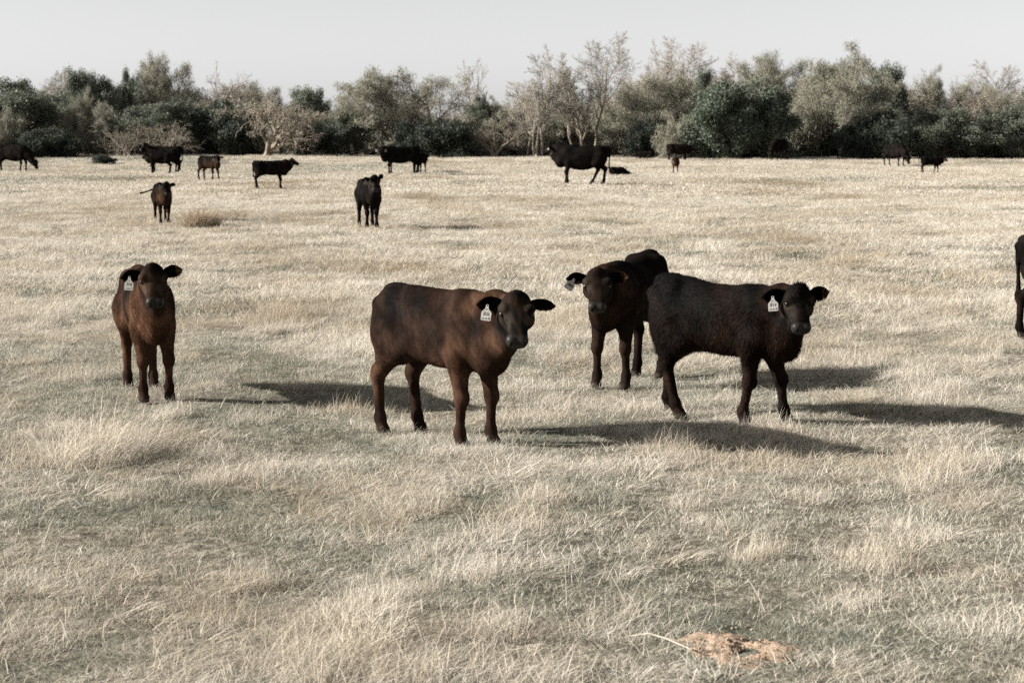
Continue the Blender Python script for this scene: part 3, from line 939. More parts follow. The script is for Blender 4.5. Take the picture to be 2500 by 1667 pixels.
def surface_nets(V, origin, h):
    S = V < 0
    nx, ny, nz = V.shape
    cnt = np.zeros((nx - 1, ny - 1, nz - 1), np.int8)
    for dx in (0, 1):
        for dy in (0, 1):
            for dz in (0, 1):
                cnt += S[dx:nx - 1 + dx, dy:ny - 1 + dy, dz:nz - 1 + dz]
    act = (cnt > 0) & (cnt < 8)
    idx = np.full(act.shape, -1, np.int64)
    idx[act] = np.arange(act.sum())
    I = np.stack(np.nonzero(act), -1)
    acc = np.zeros((len(I), 3)); c = np.zeros(len(I))
    corners = [(dx, dy, dz) for dx in (0, 1) for dy in (0, 1) for dz in (0, 1)]
    for a in corners:
        for ax in range(3):
            if a[ax] == 1:
                continue
            b = list(a); b[ax] = 1
            va = V[I[:, 0] + a[0], I[:, 1] + a[1], I[:, 2] + a[2]]
            vb = V[I[:, 0] + b[0], I[:, 1] + b[1], I[:, 2] + b[2]]
            m = (va < 0) != (vb < 0)
            t = np.where(m, va / np.where(m, va - vb, 1), 0)
            p = np.array(a, float)[None] + t[:, None] * (np.array(b, float) - np.array(a, float))[None]
            acc += p * m[:, None]; c += m
    P = (acc / c[:, None] + I) * h + origin
    F = []
    def quads(mask, off, flip_src):
        i, j, k = np.nonzero(mask)
        q = []
        for o in off:
            q.append(idx[i + o[0], j + o[1], k + o[2]])
        q = np.stack(q, -1)
        fl = flip_src[i, j, k]
        q[fl] = q[fl][:, ::-1]
        F.append(q)
    mx = (S[:-1, 1:-1, 1:-1] != S[1:, 1:-1, 1:-1])
    quads(mx, [(0, 0, 0), (0, 1, 0), (0, 1, 1), (0, 0, 1)], ~S[:-1, 1:-1, 1:-1])
    my = (S[1:-1, :-1, 1:-1] != S[1:-1, 1:, 1:-1])
    quads(my, [(0, 0, 0), (0, 0, 1), (1, 0, 1), (1, 0, 0)], ~S[1:-1, :-1, 1:-1])
    mz = (S[1:-1, 1:-1, :-1] != S[1:-1, 1:-1, 1:])
    quads(mz, [(0, 0, 0), (1, 0, 0), (1, 1, 0), (0, 1, 0)], ~S[1:-1, 1:-1, :-1])
    return P, np.concatenate(F)

def mat_coat():
    nt = NT('cattle_coat')
    c = nt.attr('coat', 'Color')
    g = nt.attr('wet')
    tc = nt.n('ShaderNodeTexCoord').outputs['Object']
    mp = nt.n('ShaderNodeMapping')
    mp.inputs['Scale'].default_value = (30, 60, 18)
    nt.l(tc, mp.inputs['Vector'])
    n = nt.noise(1.0, 4, 0.7, mp.outputs[0], 0.6)
    c = nt.mix(1.0, c, nt.ramp(n, [(0.25, (0.55, 0.55, 0.55)), (0.75, (1.25, 1.25, 1.25))]), 'MULTIPLY')
    sh = nt.principled(c, 0.6, 0.0, n, 0.0012, 0.4)
    b = sh.node
    nt.l(nt.maprange(g, 0, 1, 0.0, 0.10), b.inputs['Specular IOR Level'])
    nt.l(nt.maprange(g, 0, 1, 0.62, 0.42), b.inputs['Roughness'])
    return nt.done(sh)

def mat_hair():
    nt = NT('cattle_hair')
    c = nt.attr('coat', 'Color')
    sh = nt.principled(c, 0.5, 0.015)
    vt = nt.n('ShaderNodeVectorTransform', vector_type='NORMAL', convert_from='OBJECT', convert_to='WORLD')
    nt.l(nt.attr('skin_normal', 'Vector'), vt.inputs[0])
    nt.l(vt.outputs[0], sh.node.inputs['Normal'])
    tr = nt.n('ShaderNodeBsdfTranslucent')
    nt.l(c, tr.inputs['Color'])
    mx = nt.n('ShaderNodeMixShader')
    mx.inputs[0].default_value = 0.2
    nt.l(sh, mx.inputs[1]); nt.l(tr.outputs[0], mx.inputs[2])
    return nt.done(mx.outputs[0])

def mat_plain(name, col, rough, spec=0.4, scale=40.0, var=0.2):
    nt = NT(name)
    tc = nt.n('ShaderNodeTexCoord').outputs['Object']
    n = nt.noise(scale, 3, 0.6, tc)
    lo = tuple(v * (1 - var) for v in col); hi = tuple(min(v * (1 + var), 1) for v in col)
    return nt.done(nt.principled(nt.ramp(n, [(0.3, lo), (0.7, hi)]), rough, spec))

M_COAT = mat_coat(); M_HAIR = mat_hair()
M_EYE = mat_plain('wet_dark_eye', (0.008, 0.006, 0.005), 0.2, 0.4)
M_NOSTRIL = mat_plain('nostril_hollow', (0.004, 0.003, 0.003), 0.6, 0.1)
M_TAG = mat_plain('scuffed_white_ear_tag', (0.22, 0.212, 0.196), 0.7, 0.1, 45.0, 0.35)
M_INK = mat_plain('black_marker_ink', (0.02, 0.02, 0.022), 0.7, 0.2)

def rot2(v, a):
    c, s = math.cos(a), math.sin(a)
    return np.array([v[0] * c - v[1] * s, v[0] * s + v[1] * c, v[2]])

def ear_mesh(base, out, fwd, length, width, cup, n_u=12, n_v=9):
    """a cupped leaf-shaped ear; returns verts, faces and (u, v, side) per vertex"""
    out = out / np.linalg.norm(out)
    fwd = fwd - out * (fwd @ out); fwd /= np.linalg.norm(fwd)
    up = np.cross(out, fwd); up /= np.linalg.norm(up)
    V = []; info = []
    for side in (0, 1):
        for i in range(n_u):
            u = i / (n_u - 1)
            w = width * (0.36 * (1 - u) ** 2 + 0.98 * math.sin(math.pi * min(u * 0.93 + 0.05, 1.0)) ** 0.75 * (0.45 + 0.55 * u) * 1.12)
            for j in range(n_v):
                v = -1 + 2 * j / (n_v - 1)
                p = base + out * (length * u * (1 - 0.04 * v * v)) + up * (v * w * 0.5)
                p = p - fwd * (cup * (1 - v * v) * math.sin(math.pi * min(u + 0.15, 1.0)) ** 0.6) - np.array([0, 0, 1.0]) * 0.02 * u * u
                if side:
                    p = p - fwd * 0.008 * (1 - v * v)
                V.append(p); info.append((u, v, side))
    F = []
    m = n_u * n_v
    for i in range(n_u - 1):
        for j in range(n_v - 1):
            a = i * n_v + j
            q = (a, a + n_v, a + n_v + 1, a + 1)
            F.append(q); F.append(tuple(m + t for t in q[::-1]))
    return np.array(V), np.array(F), np.array(info)

BLACK = np.array([0.0072, 0.0066, 0.0064])

def cow_shape(p):
    """fills a Field for one animal, withers height about 1; returns the field and the head frame"""
    kind = p.get('kind', 'calf')
    Lx = {'calf': 1.0, 'cow': 1.16, 'bull': 1.14}[kind]
    Wd = {'calf': 1.0, 'cow': 1.12, 'bull': 1.2}[kind] * p.get('fat', 1.0)
    drop = {'calf': -0.03, 'cow': 0.07, 'bull': 0.08}[kind] + p.get('drop', 0.0)
    hs = {'calf': 0.88, 'cow': 0.86, 'bull': 0.9}[kind] * p.get('head_scale', 1.0)
    lr = {'calf': 0.86, 'cow': 0.8, 'bull': 0.9}[kind] * p.get('leg', 1.0)
    hip = p.get('hip', 0.0)
    F = Field()
    lie = p.get('lie', False)
    z0 = -0.42 if lie else 0.0
    tab = [(-0.58, .875 + hip, .74, .085), (-0.53, .93 + hip, .64, .135), (-0.42, .965 + hip, .55 - drop * .4, .172), (-0.28, .968 + hip * .6, .50 - drop * .7, .178),
           (-0.12, .962, .455 - drop, .208), (0.04, .958, .44 - drop, .218), (0.18, .96, .445 - drop * .8, .205), (0.31, .962, .47 - drop * .5, .185),
           (0.42, .92, .51 - drop * .3, .155), (0.50, .82, .58 - drop * .3, .105)]
    tab = [(a * Lx, t + z0, b + z0, w * Wd) for a, t, b, w in tab]
    F.loft((0, 0, 0), (1, 0, 0), (0, 1, 0), (0, 0, 1), tab, 2.05, 0.05)
    F.ell((0.475 * Lx, 0, .60 + z0 - drop * .3), (.12, .12 * Wd, .15), 0.08)
    for s in (-1, 1):
        F.ell((0.32 * Lx, s * .115 * Wd, .70 + z0), (.115, .075, .20), 0.035)
        F.ell((-0.41 * Lx, s * .105 * Wd, .70 + z0), (.15, .09, .235), 0.045)
        F.ell((-0.36 * Lx, s * .130 * Wd, .885 + z0 + hip), (.05, .032, .036), 0.09)
        F.ell((-0.55 * Lx, s * .085 * Wd, .84 + z0 + hip), (.035, .03, .035), 0.06)
    F.ell((-.50 * Lx, 0, .925 + z0 + hip), (.09, .045, .04), 0.06)
    if not lie:
        for leg in ('fr', 'fl', 'hr', 'hl'):
            s = -1 if leg[1] == 'r' else 1
            dx, dy = p.get('legs', {}).get(leg, (0, 0))
            if leg[0] == 'f':
                y = s * .115 * Wd + dy * s
                el = np.array([.30 * Lx, s * .115 * Wd, .56 - drop * .3]); kn = np.array([.325 * Lx + dx * .55 + .01, y * .97 + s * .002, .315])
                ft = np.array([.32 * Lx + dx * .95, y, .10]); ho = np.array([.345 * Lx + dx, y, .035])
                F.cone(el, kn, .088 * lr, .046 * lr, 0.06)
                F.ell(kn + np.array([.008, 0, 0]), (.055 * lr, .052 * lr, .055), 0.025)
                F.cone(kn, ft, .038 * lr, .033 * lr, 0.025)
            else:
                y = s * .12 * Wd + dy * s
                st = np.array([-.27 * Lx, s * .125 * Wd, .56 - drop * .3]); hk = np.array([-.50 * Lx + dx * .62, y, .375])
                ft = np.array([-.475 * Lx + dx * .95, y, .105]); ho = np.array([-.445 * Lx + dx, y, .035])
                F.cone((-.36 * Lx, s * .11 * Wd, .66), st, .14, .10, 0.07)
                F.cone(st + np.array([-.06, 0, .02]), hk, .105 * lr, .05 * lr, 0.06)
                F.ell(hk + np.array([-.024, 0, .025]), (.045 * lr, .038 * lr, .062), 0.025)
                F.cone(hk, ft, .045 * lr, .035 * lr, 0.03)
            F.ell(ft, (.044 * lr, .043 * lr, .046), 0.025)
            F.cone(ft, ho, .036 * lr, .046 * lr, 0.02)
            F.cone(ho, ho + np.array([.022, 0, -.02]), .045 * lr, .043 * lr, 0.015)
    else:
        for s in (-1, 1):
            F.cone((.34 * Lx, s * .15, .16), (.52 * Lx, s * .17, .07), .09, .05, 0.05)
            F.cone((.52 * Lx, s * .17, .07), (.34 * Lx, s * .20, .05), .05, .035, 0.04)
            F.cone((-.30 * Lx, s * .20, .18), (-.10 * Lx, s * .27, .08), .13, .06, 0.05)
            F.cone((-.10 * Lx, s * .27, .08), (-.30 * Lx, s * .30, .05), .06, .04, 0.04)
    # head and neck
    yaw = p.get('head_yaw', 0.0); pit = p.get('head_pitch', 0.9)
    nb = np.array([.36 * Lx, 0, .84 + z0])
    reach = np.array(p.get('reach', (.30, 0, .20)))
    poll = nb + rot2(reach, yaw * p.get('neck_share', 0.6))
    poll = poll + np.array(p.get('poll_off', (0, 0, 0)))
    f = np.array([math.cos(yaw) * math.cos(pit), math.sin(yaw) * math.cos(pit), -math.sin(pit)])
    u = np.array([math.cos(yaw) * math.sin(pit), math.sin(yaw) * math.sin(pit), math.cos(pit)])
    ll = np.cross(u, f)
    roll = p.get('roll', 0.0)
    u, ll = u * math.cos(roll) + ll * math.sin(roll), ll * math.cos(roll) - u * math.sin(roll)
    nk = {'calf': 0.9, 'cow': 1.05, 'bull': 1.35}[kind]
    mid = (nb + poll) * .5 + np.array([.0, 0, .02])
    F.cone((.20 * Lx, 0, .875 + z0), mid + np.array([-.03, 0, -.03]), .075 * nk, .066 * nk, 0.08)
    F.cone(mid + np.array([-.03, 0, -.03]), poll + f * .05 - u * .11, .066 * nk, .06, 0.06)
    F.cone((.33 * Lx, 0, .74 + z0), mid - np.array([0, 0, .06]), .16 * nk, .112 * nk, 0.07, 0.8)
    F.cone(mid - np.array([0, 0, .06]), poll + f * .05 - u * .11, .118 * nk, .075, 0.07, 0.9)
    thr = poll + f * .13 * hs - u * .13 * hs
    F.cone((.49 * Lx, 0, .60 + z0 - drop * .2), (np.array([.48 * Lx, 0, .60 + z0]) + thr) * .5 + np.array([.01, 0, -.02]), .105, .08, 0.08, 0.75)
    F.cone((np.array([.48 * Lx, 0, .60 + z0]) + thr) * .5 + np.array([.01, 0, -.02]), thr, .08, .05, 0.06, 0.8)
    ht = [(-.05, -.02, -.10, .055), (-.01, .04, -.135, .090), (.045, .058, -.155, .108), (.10, .056, -.16, .113), (.15, .042, -.148, .099), (.20, .03, -.125, .080),
          (.25, .024, -.108, .071), (.295, .022, -.102, .074), (.33, .012, -.095, .073), (.352, -.012, -.075, .052)]
    ht = [tuple(v * hs for v in r) for r in ht]
    F.loft(poll, f, ll, u, ht, 2.5, 0.035)
    H = lambda a, b, c: poll + (f * a + ll * b + u * c) * hs
    for s in (-1, 1):
        F.ell(H(.10, s * .092, .022), (.036 * hs,) * 3, 0.03)      # brow
        F.ell(H(.322, s * .040, -.012), (.029 * hs,) * 3, 0.02)      # nostril wing
        F.ell(H(.13, s * .075, -.085), (.05 * hs, .04 * hs, .05 * hs), 0.04)   # cheek
    F.ell(H(.305, 0, -.095), (.04 * hs, .04 * hs, .03 * hs), 0.02)  # chin
    F.ell(H(.02, 0, .03), (.05 * hs,) * 3, 0.05)                     # poll knob
    # tail
    tl = p.get('tail')
    th = np.array([-.56 * Lx, 0, .905 + z0 + hip])
    if tl is None:
        tl = [(-.592, 0, .86), (-.585, 0.01, .70), (-.575, 0.015, .52), (-.57, .02, .42)]
        tl = [(a * Lx, b, c + z0 + hip * .8) for a, b, c in tl]
    pts = [th - np.array([-.06, 0, 0])] + [np.array(t, float) for t in tl]
    rr = [.032, .026, .02, .018, .026, .014]
    for a in range(len(pts) - 1):
        F.cone(pts[a], pts[a + 1], rr[min(a, 5)], rr[min(a + 1, 5)], 0.02)
    return F, dict(poll=poll, f=f, l=ll, u=u, hs=hs, H=H, Lx=Lx, z0=z0, nb=nb)

def coat_colour(p, V, hd, rng):
    """coat colour by body region, with sunlit patches and sheen painted in"""
    brown = np.array(p.get('brown', (0.034, 0.017, 0.010)))
    amt = p.get('brown_amount', 0.0)
    x, y, z = V[:, 0], V[:, 1], V[:, 2]
    n = fbm(x * 5 + 3 + y * 4, z * 4 + p['seed'], 7 + p['seed'], 3)
    streak = fbm(x * 30 + y * 20 + z * 14, z * 12 - x * 5, 9 + p['seed'], 3)
    rel = V - hd['poll'][None]
    a = rel @ hd['f'] / hd['hs']; b = rel @ hd['l'] / hd['hs']; c = rel @ hd['u'] / hd['hs']
    head = smooth(-.06, .0, a) * (1 - smooth(.15, .2, np.abs(c + .05))) * (1 - smooth(.14, .2, np.abs(b)))
    zr = z - hd['z0']
    low = smooth(.85, .45, zr)                                   # flanks, belly and legs go browner than the back
    chest = smooth(.30, .48, x / hd['Lx']) * smooth(.45, .62, zr) * (1 - smooth(.95, 1.05, zr))
    w = amt * (0.22 + 0.60 * low + p.get('chest', 0.4) * chest) + (n - .5) * 1.3 * amt + (streak - .5) * .45 * amt
    lowleg = smooth(.24, .12, zr) * p.get('dark_legs', 0.4)
    w = w * (1 - lowleg)
    w = w * (1 - head * (1 - p.get('face', 0.12)))
    w = np.clip(w, 0, 1)[:, None]
    col = BLACK * (1 - w) + brown * w
    tan = p.get('tan', 0.0)  # tan coat patches that also paint in the sunlit sheen
    if tan:
        t = np.clip(tan * (chest * .8 + .45 * low * smooth(.2, .4, zr)) * smooth(.55, .95, streak * .6 + n * .6), 0, 1)[:, None] * (1 - head[:, None] * .6)
        col = col * (1 - t) + np.array([.16, .085, .046]) * t
    for s_ in (-1, 1):                                           # sunlit patches painted round the eyes and down the bridge of the nose
        e_ = np.exp(-(((a - .125) / .045) ** 2 + ((b - s_ * .085) / .035) ** 2)) + .6 * np.exp(-(((a - .21) / .06) ** 2 + ((b - s_ * .05) / .03) ** 2))
        e_ = np.clip(e_ * head * smooth(.3, .55, streak), 0, 1)[:, None] * .9
        col = col * (1 - e_) + np.array([.048, .038, .030]) * e_
    sheen_patch = fbm(x * 8 + y * 6 + 2, z * 9 + x * 3, 33 + p['seed'], 3)
    col = col * (.66 + .68 * smooth(.25, .75, sheen_patch))[:, None]  # coat sheen painted as soft lighter and darker patches
    nose = smooth(.285, .305, a) * head * smooth(-.10, -.07, c)
    col = col * (1 - nose[:, None]) + np.array([.024, .021, .019]) * nose[:, None]
    hoof = smooth(.055, .035, z)[:, None] * (0 if p.get('lie') else 1)
    col = col * (1 - hoof) + np.array([.035, .028, .022]) * hoof
    return col, head, nose, a

def add_hair(p, V, F, col, head, nose, hd, root, scale, info_ear):
    rng = np.random.default_rng(900 + p['seed'])
    tri = np.concatenate([F[:, [0, 1, 2]], F[:, [0, 2, 3]]])
    A, B, C = V[tri[:, 0]], V[tri[:, 1]], V[tri[:, 2]]
    N = np.cross(B - A, C - A)
    ar = np.linalg.norm(N, axis=1)
    n = p['hair']
    pick = rng.choice(len(tri), n, p=ar / ar.sum())
    r1 = np.sqrt(rng.random(n)); r2 = rng.random(n)
    w = np.stack([1 - r1, r1 * (1 - r2), r1 * r2], -1)
    T = tri[pick]
    P = (V[T] * w[:, :, None]).sum(1)
    Nn = N[pick] / np.maximum(ar[pick], 1e-12)[:, None]
    c = col[T[:, 0]]; hm = head[T[:, 0]]; ns = nose[T[:, 0]]; ie = info_ear[T[:, 0]]
    keep = (ns < .3) & (P[:, 2] > .05)
    P, Nn, c, hm, ie = P[keep], Nn[keep], c[keep], hm[keep], ie[keep]
    n = len(P)
    zr = P[:, 2] - hd['z0']
    leg = smooth(.5, .4, zr)[:, None]
    flow = np.array([[-.45, 0, -.75]]) * (1 - leg) + np.array([[0, 0, -1.0]]) * leg
    flow = flow * (1 - hm[:, None]) + (hd['f'] * .8)[None] * hm[:, None]
    curl = np.stack([fbm(P[:, 0] * 7, P[:, 2] * 7 + P[:, 1] * 5, 61, 2) - .5, fbm(P[:, 1] * 7, P[:, 2] * 7, 62, 2) - .5, fbm(P[:, 0] * 7, P[:, 2] * 7, 63, 2) - .5], -1)
    flow = flow + curl * p.get('curl', .6) + rng.normal(0, .16, (n, 3))
    flow = flow - Nn * (flow * Nn).sum(1, keepdims=True)
    flow /= np.maximum(np.linalg.norm(flow, axis=1, keepdims=True), 1e-6)
    relp = P - hd['poll'][None]
    pollm = np.exp(-(((relp - (hd['u'] * .05 + hd['f'] * .01) * hd['hs']) ** 2).sum(1)) / .055 ** 2)
    lift = np.clip(rng.normal(.20, .12, n), .03, .8) + pollm * .7
    D = flow + Nn * lift[:, None]
    D /= np.linalg.norm(D, axis=1, keepdims=True)
    L = p.get('shag', .022) * rng.uniform(.5, 1.5, n) * (1 - .5 * hm) * (1 - .35 * leg[:, 0]) + pollm * .014
    belly = smooth(.62, .5, zr) * (1 - leg[:, 0])
    L = L * (1 + .5 * belly)
    S = np.cross(D, Nn); S /= np.maximum(np.linalg.norm(S, axis=1, keepdims=True), 1e-6)
    wd = (rng.uniform(.0016, .0034, n))[:, None]
    P = P - Nn * .002
    HV = np.stack([P - S * wd, P + S * wd, P + D * L[:, None]], 1).reshape(-1, 3)
    HF = np.arange(3 * n).reshape(-1, 3)
    var = np.repeat(np.exp(rng.normal(-.04, .32, n)), 3)[:, None]
    hc = np.repeat(c, 3, 0) * var
    me = new_mesh('coat_hair', HV * scale, HF)
    add_color_attr(me, 'coat', hc)
    at = me.attributes.new('skin_normal', 'FLOAT_VECTOR', 'POINT')
    HN = Nn * .8 + np.cross(S, D) * -.25 + rng.normal(0, .12, Nn.shape)
    at.data.foreach_set('vector', np.repeat(HN / np.linalg.norm(HN, axis=1, keepdims=True), 3, 0).astype(np.float32).ravel())
    o = obj('coat_hair', me, M_HAIR, root)
    o['kind'] = 'stuff'
    return o

def uv_ball(c, r, axes, nu=12, nv=8):
    V = []; F = []
    for i in range(nv + 1):
        th = math.pi * i / nv
        for j in range(nu):
            ph = 2 * math.pi * j / nu
            V.append(c + axes[0] * r[0] * math.cos(th) + axes[1] * r[1] * math.sin(th) * math.cos(ph) + axes[2] * r[2] * math.sin(th) * math.sin(ph))
    for i in range(nv):
        for j in range(nu):
            a = i * nu + j; b = i * nu + (j + 1) % nu
            F.append((a, b, b + nu, a + nu))
    return np.array(V), np.array(F)

def make_tag(root, pos, n, lines, scale, tilt=0.0, size=1.0):
    """a moulded plate hung from the ear, with hand-written marks"""
    n = n / np.linalg.norm(n)
    v = np.array([0, 0, 1.0]); v = v - n * (v @ n); v /= np.linalg.norm(v)
    r = np.cross(v, n)
    c, s = math.cos(tilt), math.sin(tilt)
    r, v = r * c + v * s, v * c - r * s
    size *= .88
    out = [(-.036, -.115), (.036, -.115), (.041, -.110), (.041, -.058), (.036, -.050), (.016, -.030), (.011, -.015), (.011, -.003), (.006, .003),
           (-.006, .003), (-.011, -.003), (-.011, -.015), (-.016, -.030), (-.036, -.050), (-.041, -.058), (-.041, -.110)]
    m = len(out)
    V = []
    for dz in (.0015, -.0015):
        for a, b in out:
            V.append((a * size, b * size, dz))
    F = [tuple(range(m)), tuple(range(2 * m - 1, m - 1, -1))]
    for i in range(m):
        j = (i + 1) % m
        F.append((i, i + m, j + m, j))
    me = new_mesh('ear_tag', np.array(V), F)
    o = obj('ear_tag', me, M_TAG, root)
    M = Matrix(((r[0], v[0], n[0], pos[0] * scale), (r[1], v[1], n[1], pos[1] * scale), (r[2], v[2], n[2], pos[2] * scale), (0, 0, 0, 1)))
    o.matrix_local = M
    # the stud that pins it
    SV, SF = uv_ball(np.array([0, -.006, .002]), (.003, .006, .006), np.eye(3)[[2, 0, 1]], 10, 6)
    obj('tag_stud', new_mesh('tag_stud', SV * size, SF, True), M_INK if lines else M_TAG, o)
    for (txt, y, sz) in lines:
        cu = bpy.data.curves.new('tag_writing', 'FONT')
        cu.body = txt
        cu.size = sz * size
        cu.align_x = 'CENTER'
        cu.extrude = 0.0003
        cu.shear = 0.2
        to = bpy.data.objects.new('tag_writing', cu)
        tm = bpy.data.meshes.new_from_object(to)
        bpy.data.objects.remove(to)
        to = obj('tag_writing', tm, M_INK, o)
        to.location = (0, y * size, .0024)
    return o

def make_cow(p):
    px, py = p['at']
    loc = pix_ground(px, py) if 'depth' not in p else at_depth(px, p['depth'])
    root = empty(p['name'], loc, math.radians(p['heading']))
    tag(root, p['label'], p.get('cat', 'calf'), p.get('group'))
    H = p['H']
    F, hd = cow_shape(p)
    V, Q = F.mesh(p.get('voxel', 0.012))
    rng = np.random.default_rng(p['seed'])
    # small unevenness of muscle and coat
    col, head, nose, ha = coat_colour(p, V, hd, rng)
    ear_flag = np.zeros(len(V))
    hs = hd['hs']
    ears = {}
    for s in (-1, 1):
        e = p.get('ears', {}).get(s, dict(up=0.0, back=0.25))
        base = hd['H'](.035, s * .088, -.045)
        vert = np.array([0, 0, 1.0])
        out = hd['l'] * s + vert * e.get('up', 0) - (hd['u'] * .5 + hd['f'] * .5) * e.get('back', .2)
        fwd = hd['u'] * .55 + hd['f'] * .45 + vert * e.get('tw', -.15)
        EV, EF, EI = ear_mesh(base, out, fwd, .185 * hs * e.get('len', 1), .124 * hs * e.get('wid', 1), .028 * hs)
        rim = smooth(.72, .95, np.abs(EI[:, 1])) * smooth(.25, .6, EI[:, 0]) + smooth(.86, .97, EI[:, 0])
        rim = np.clip(rim, 0, 1) * p.get('ear_rim', .4)
        if e.get('tip'):
            rim = np.clip(rim + smooth(.62, .74, EI[:, 0]) * e['tip'], 0, 1)
        ec = BLACK[None] * (1 - rim[:, None]) + np.array([.13, .066, .034])[None] * rim[:, None]
        Q = np.concatenate([Q, EF + len(V)]); V = np.concatenate([V, EV])
        col = np.concatenate([col, ec]); head = np.concatenate([head, np.full(len(EV), .6)]); nose = np.concatenate([nose, np.zeros(len(EV))])
        ear_flag = np.concatenate([ear_flag, np.ones(len(EV))])
        o2 = out / np.linalg.norm(out)
        f2 = fwd - o2 * (fwd @ o2); f2 /= np.linalg.norm(f2)
        ears[s] = (base, o2, f2)
    me = new_mesh('body', V * H, Q, True)
    add_color_attr(me, 'coat', col)
    add_float_attr(me, 'wet', nose)
    obj('body', me, M_COAT, root)
    if p.get('hair'):
        add_hair(p, V, Q, col, head, nose, hd, root, H, ear_flag)
    axes = np.array([hd['f'], hd['l'], hd['u']])
    if p.get('face_parts', False):
        for s in (-1, 1):
            c = hd['H'](.130, s * .104, .004)
            EV, EF = uv_ball(c, (.020 * hs, .014 * hs, .018 * hs), axes)
            obj('eye', new_mesh('eye', EV * H, EF, True), M_EYE, root)
            c = hd['H'](.351, s * .044, -.012)
            EV, EF = uv_ball(c, (.007 * hs, .014 * hs, .019 * hs), axes, 10, 6)
            obj('nostril', new_mesh('nostril', EV * H, EF, True), M_NOSTRIL, root)
    for t in p.get('tags', []):
        s = t.get('side', -1)
        base, o2, f2 = ears[s]
        pos = base + o2 * (.105 * hs) + f2 * .022 + np.array([0, 0, t.get('dz', -.005)])
        # plates face roughly where the face looks
        face = np.array([math.cos(p.get('head_yaw', 0) + t.get('yaw', 0)), math.sin(p.get('head_yaw', 0) + t.get('yaw', 0)), t.get('nod', .15)])
        make_tag(root, pos, face, t.get('lines', []), H, t.get('tilt', 0.0), t.get('size', 1.0))
    return root

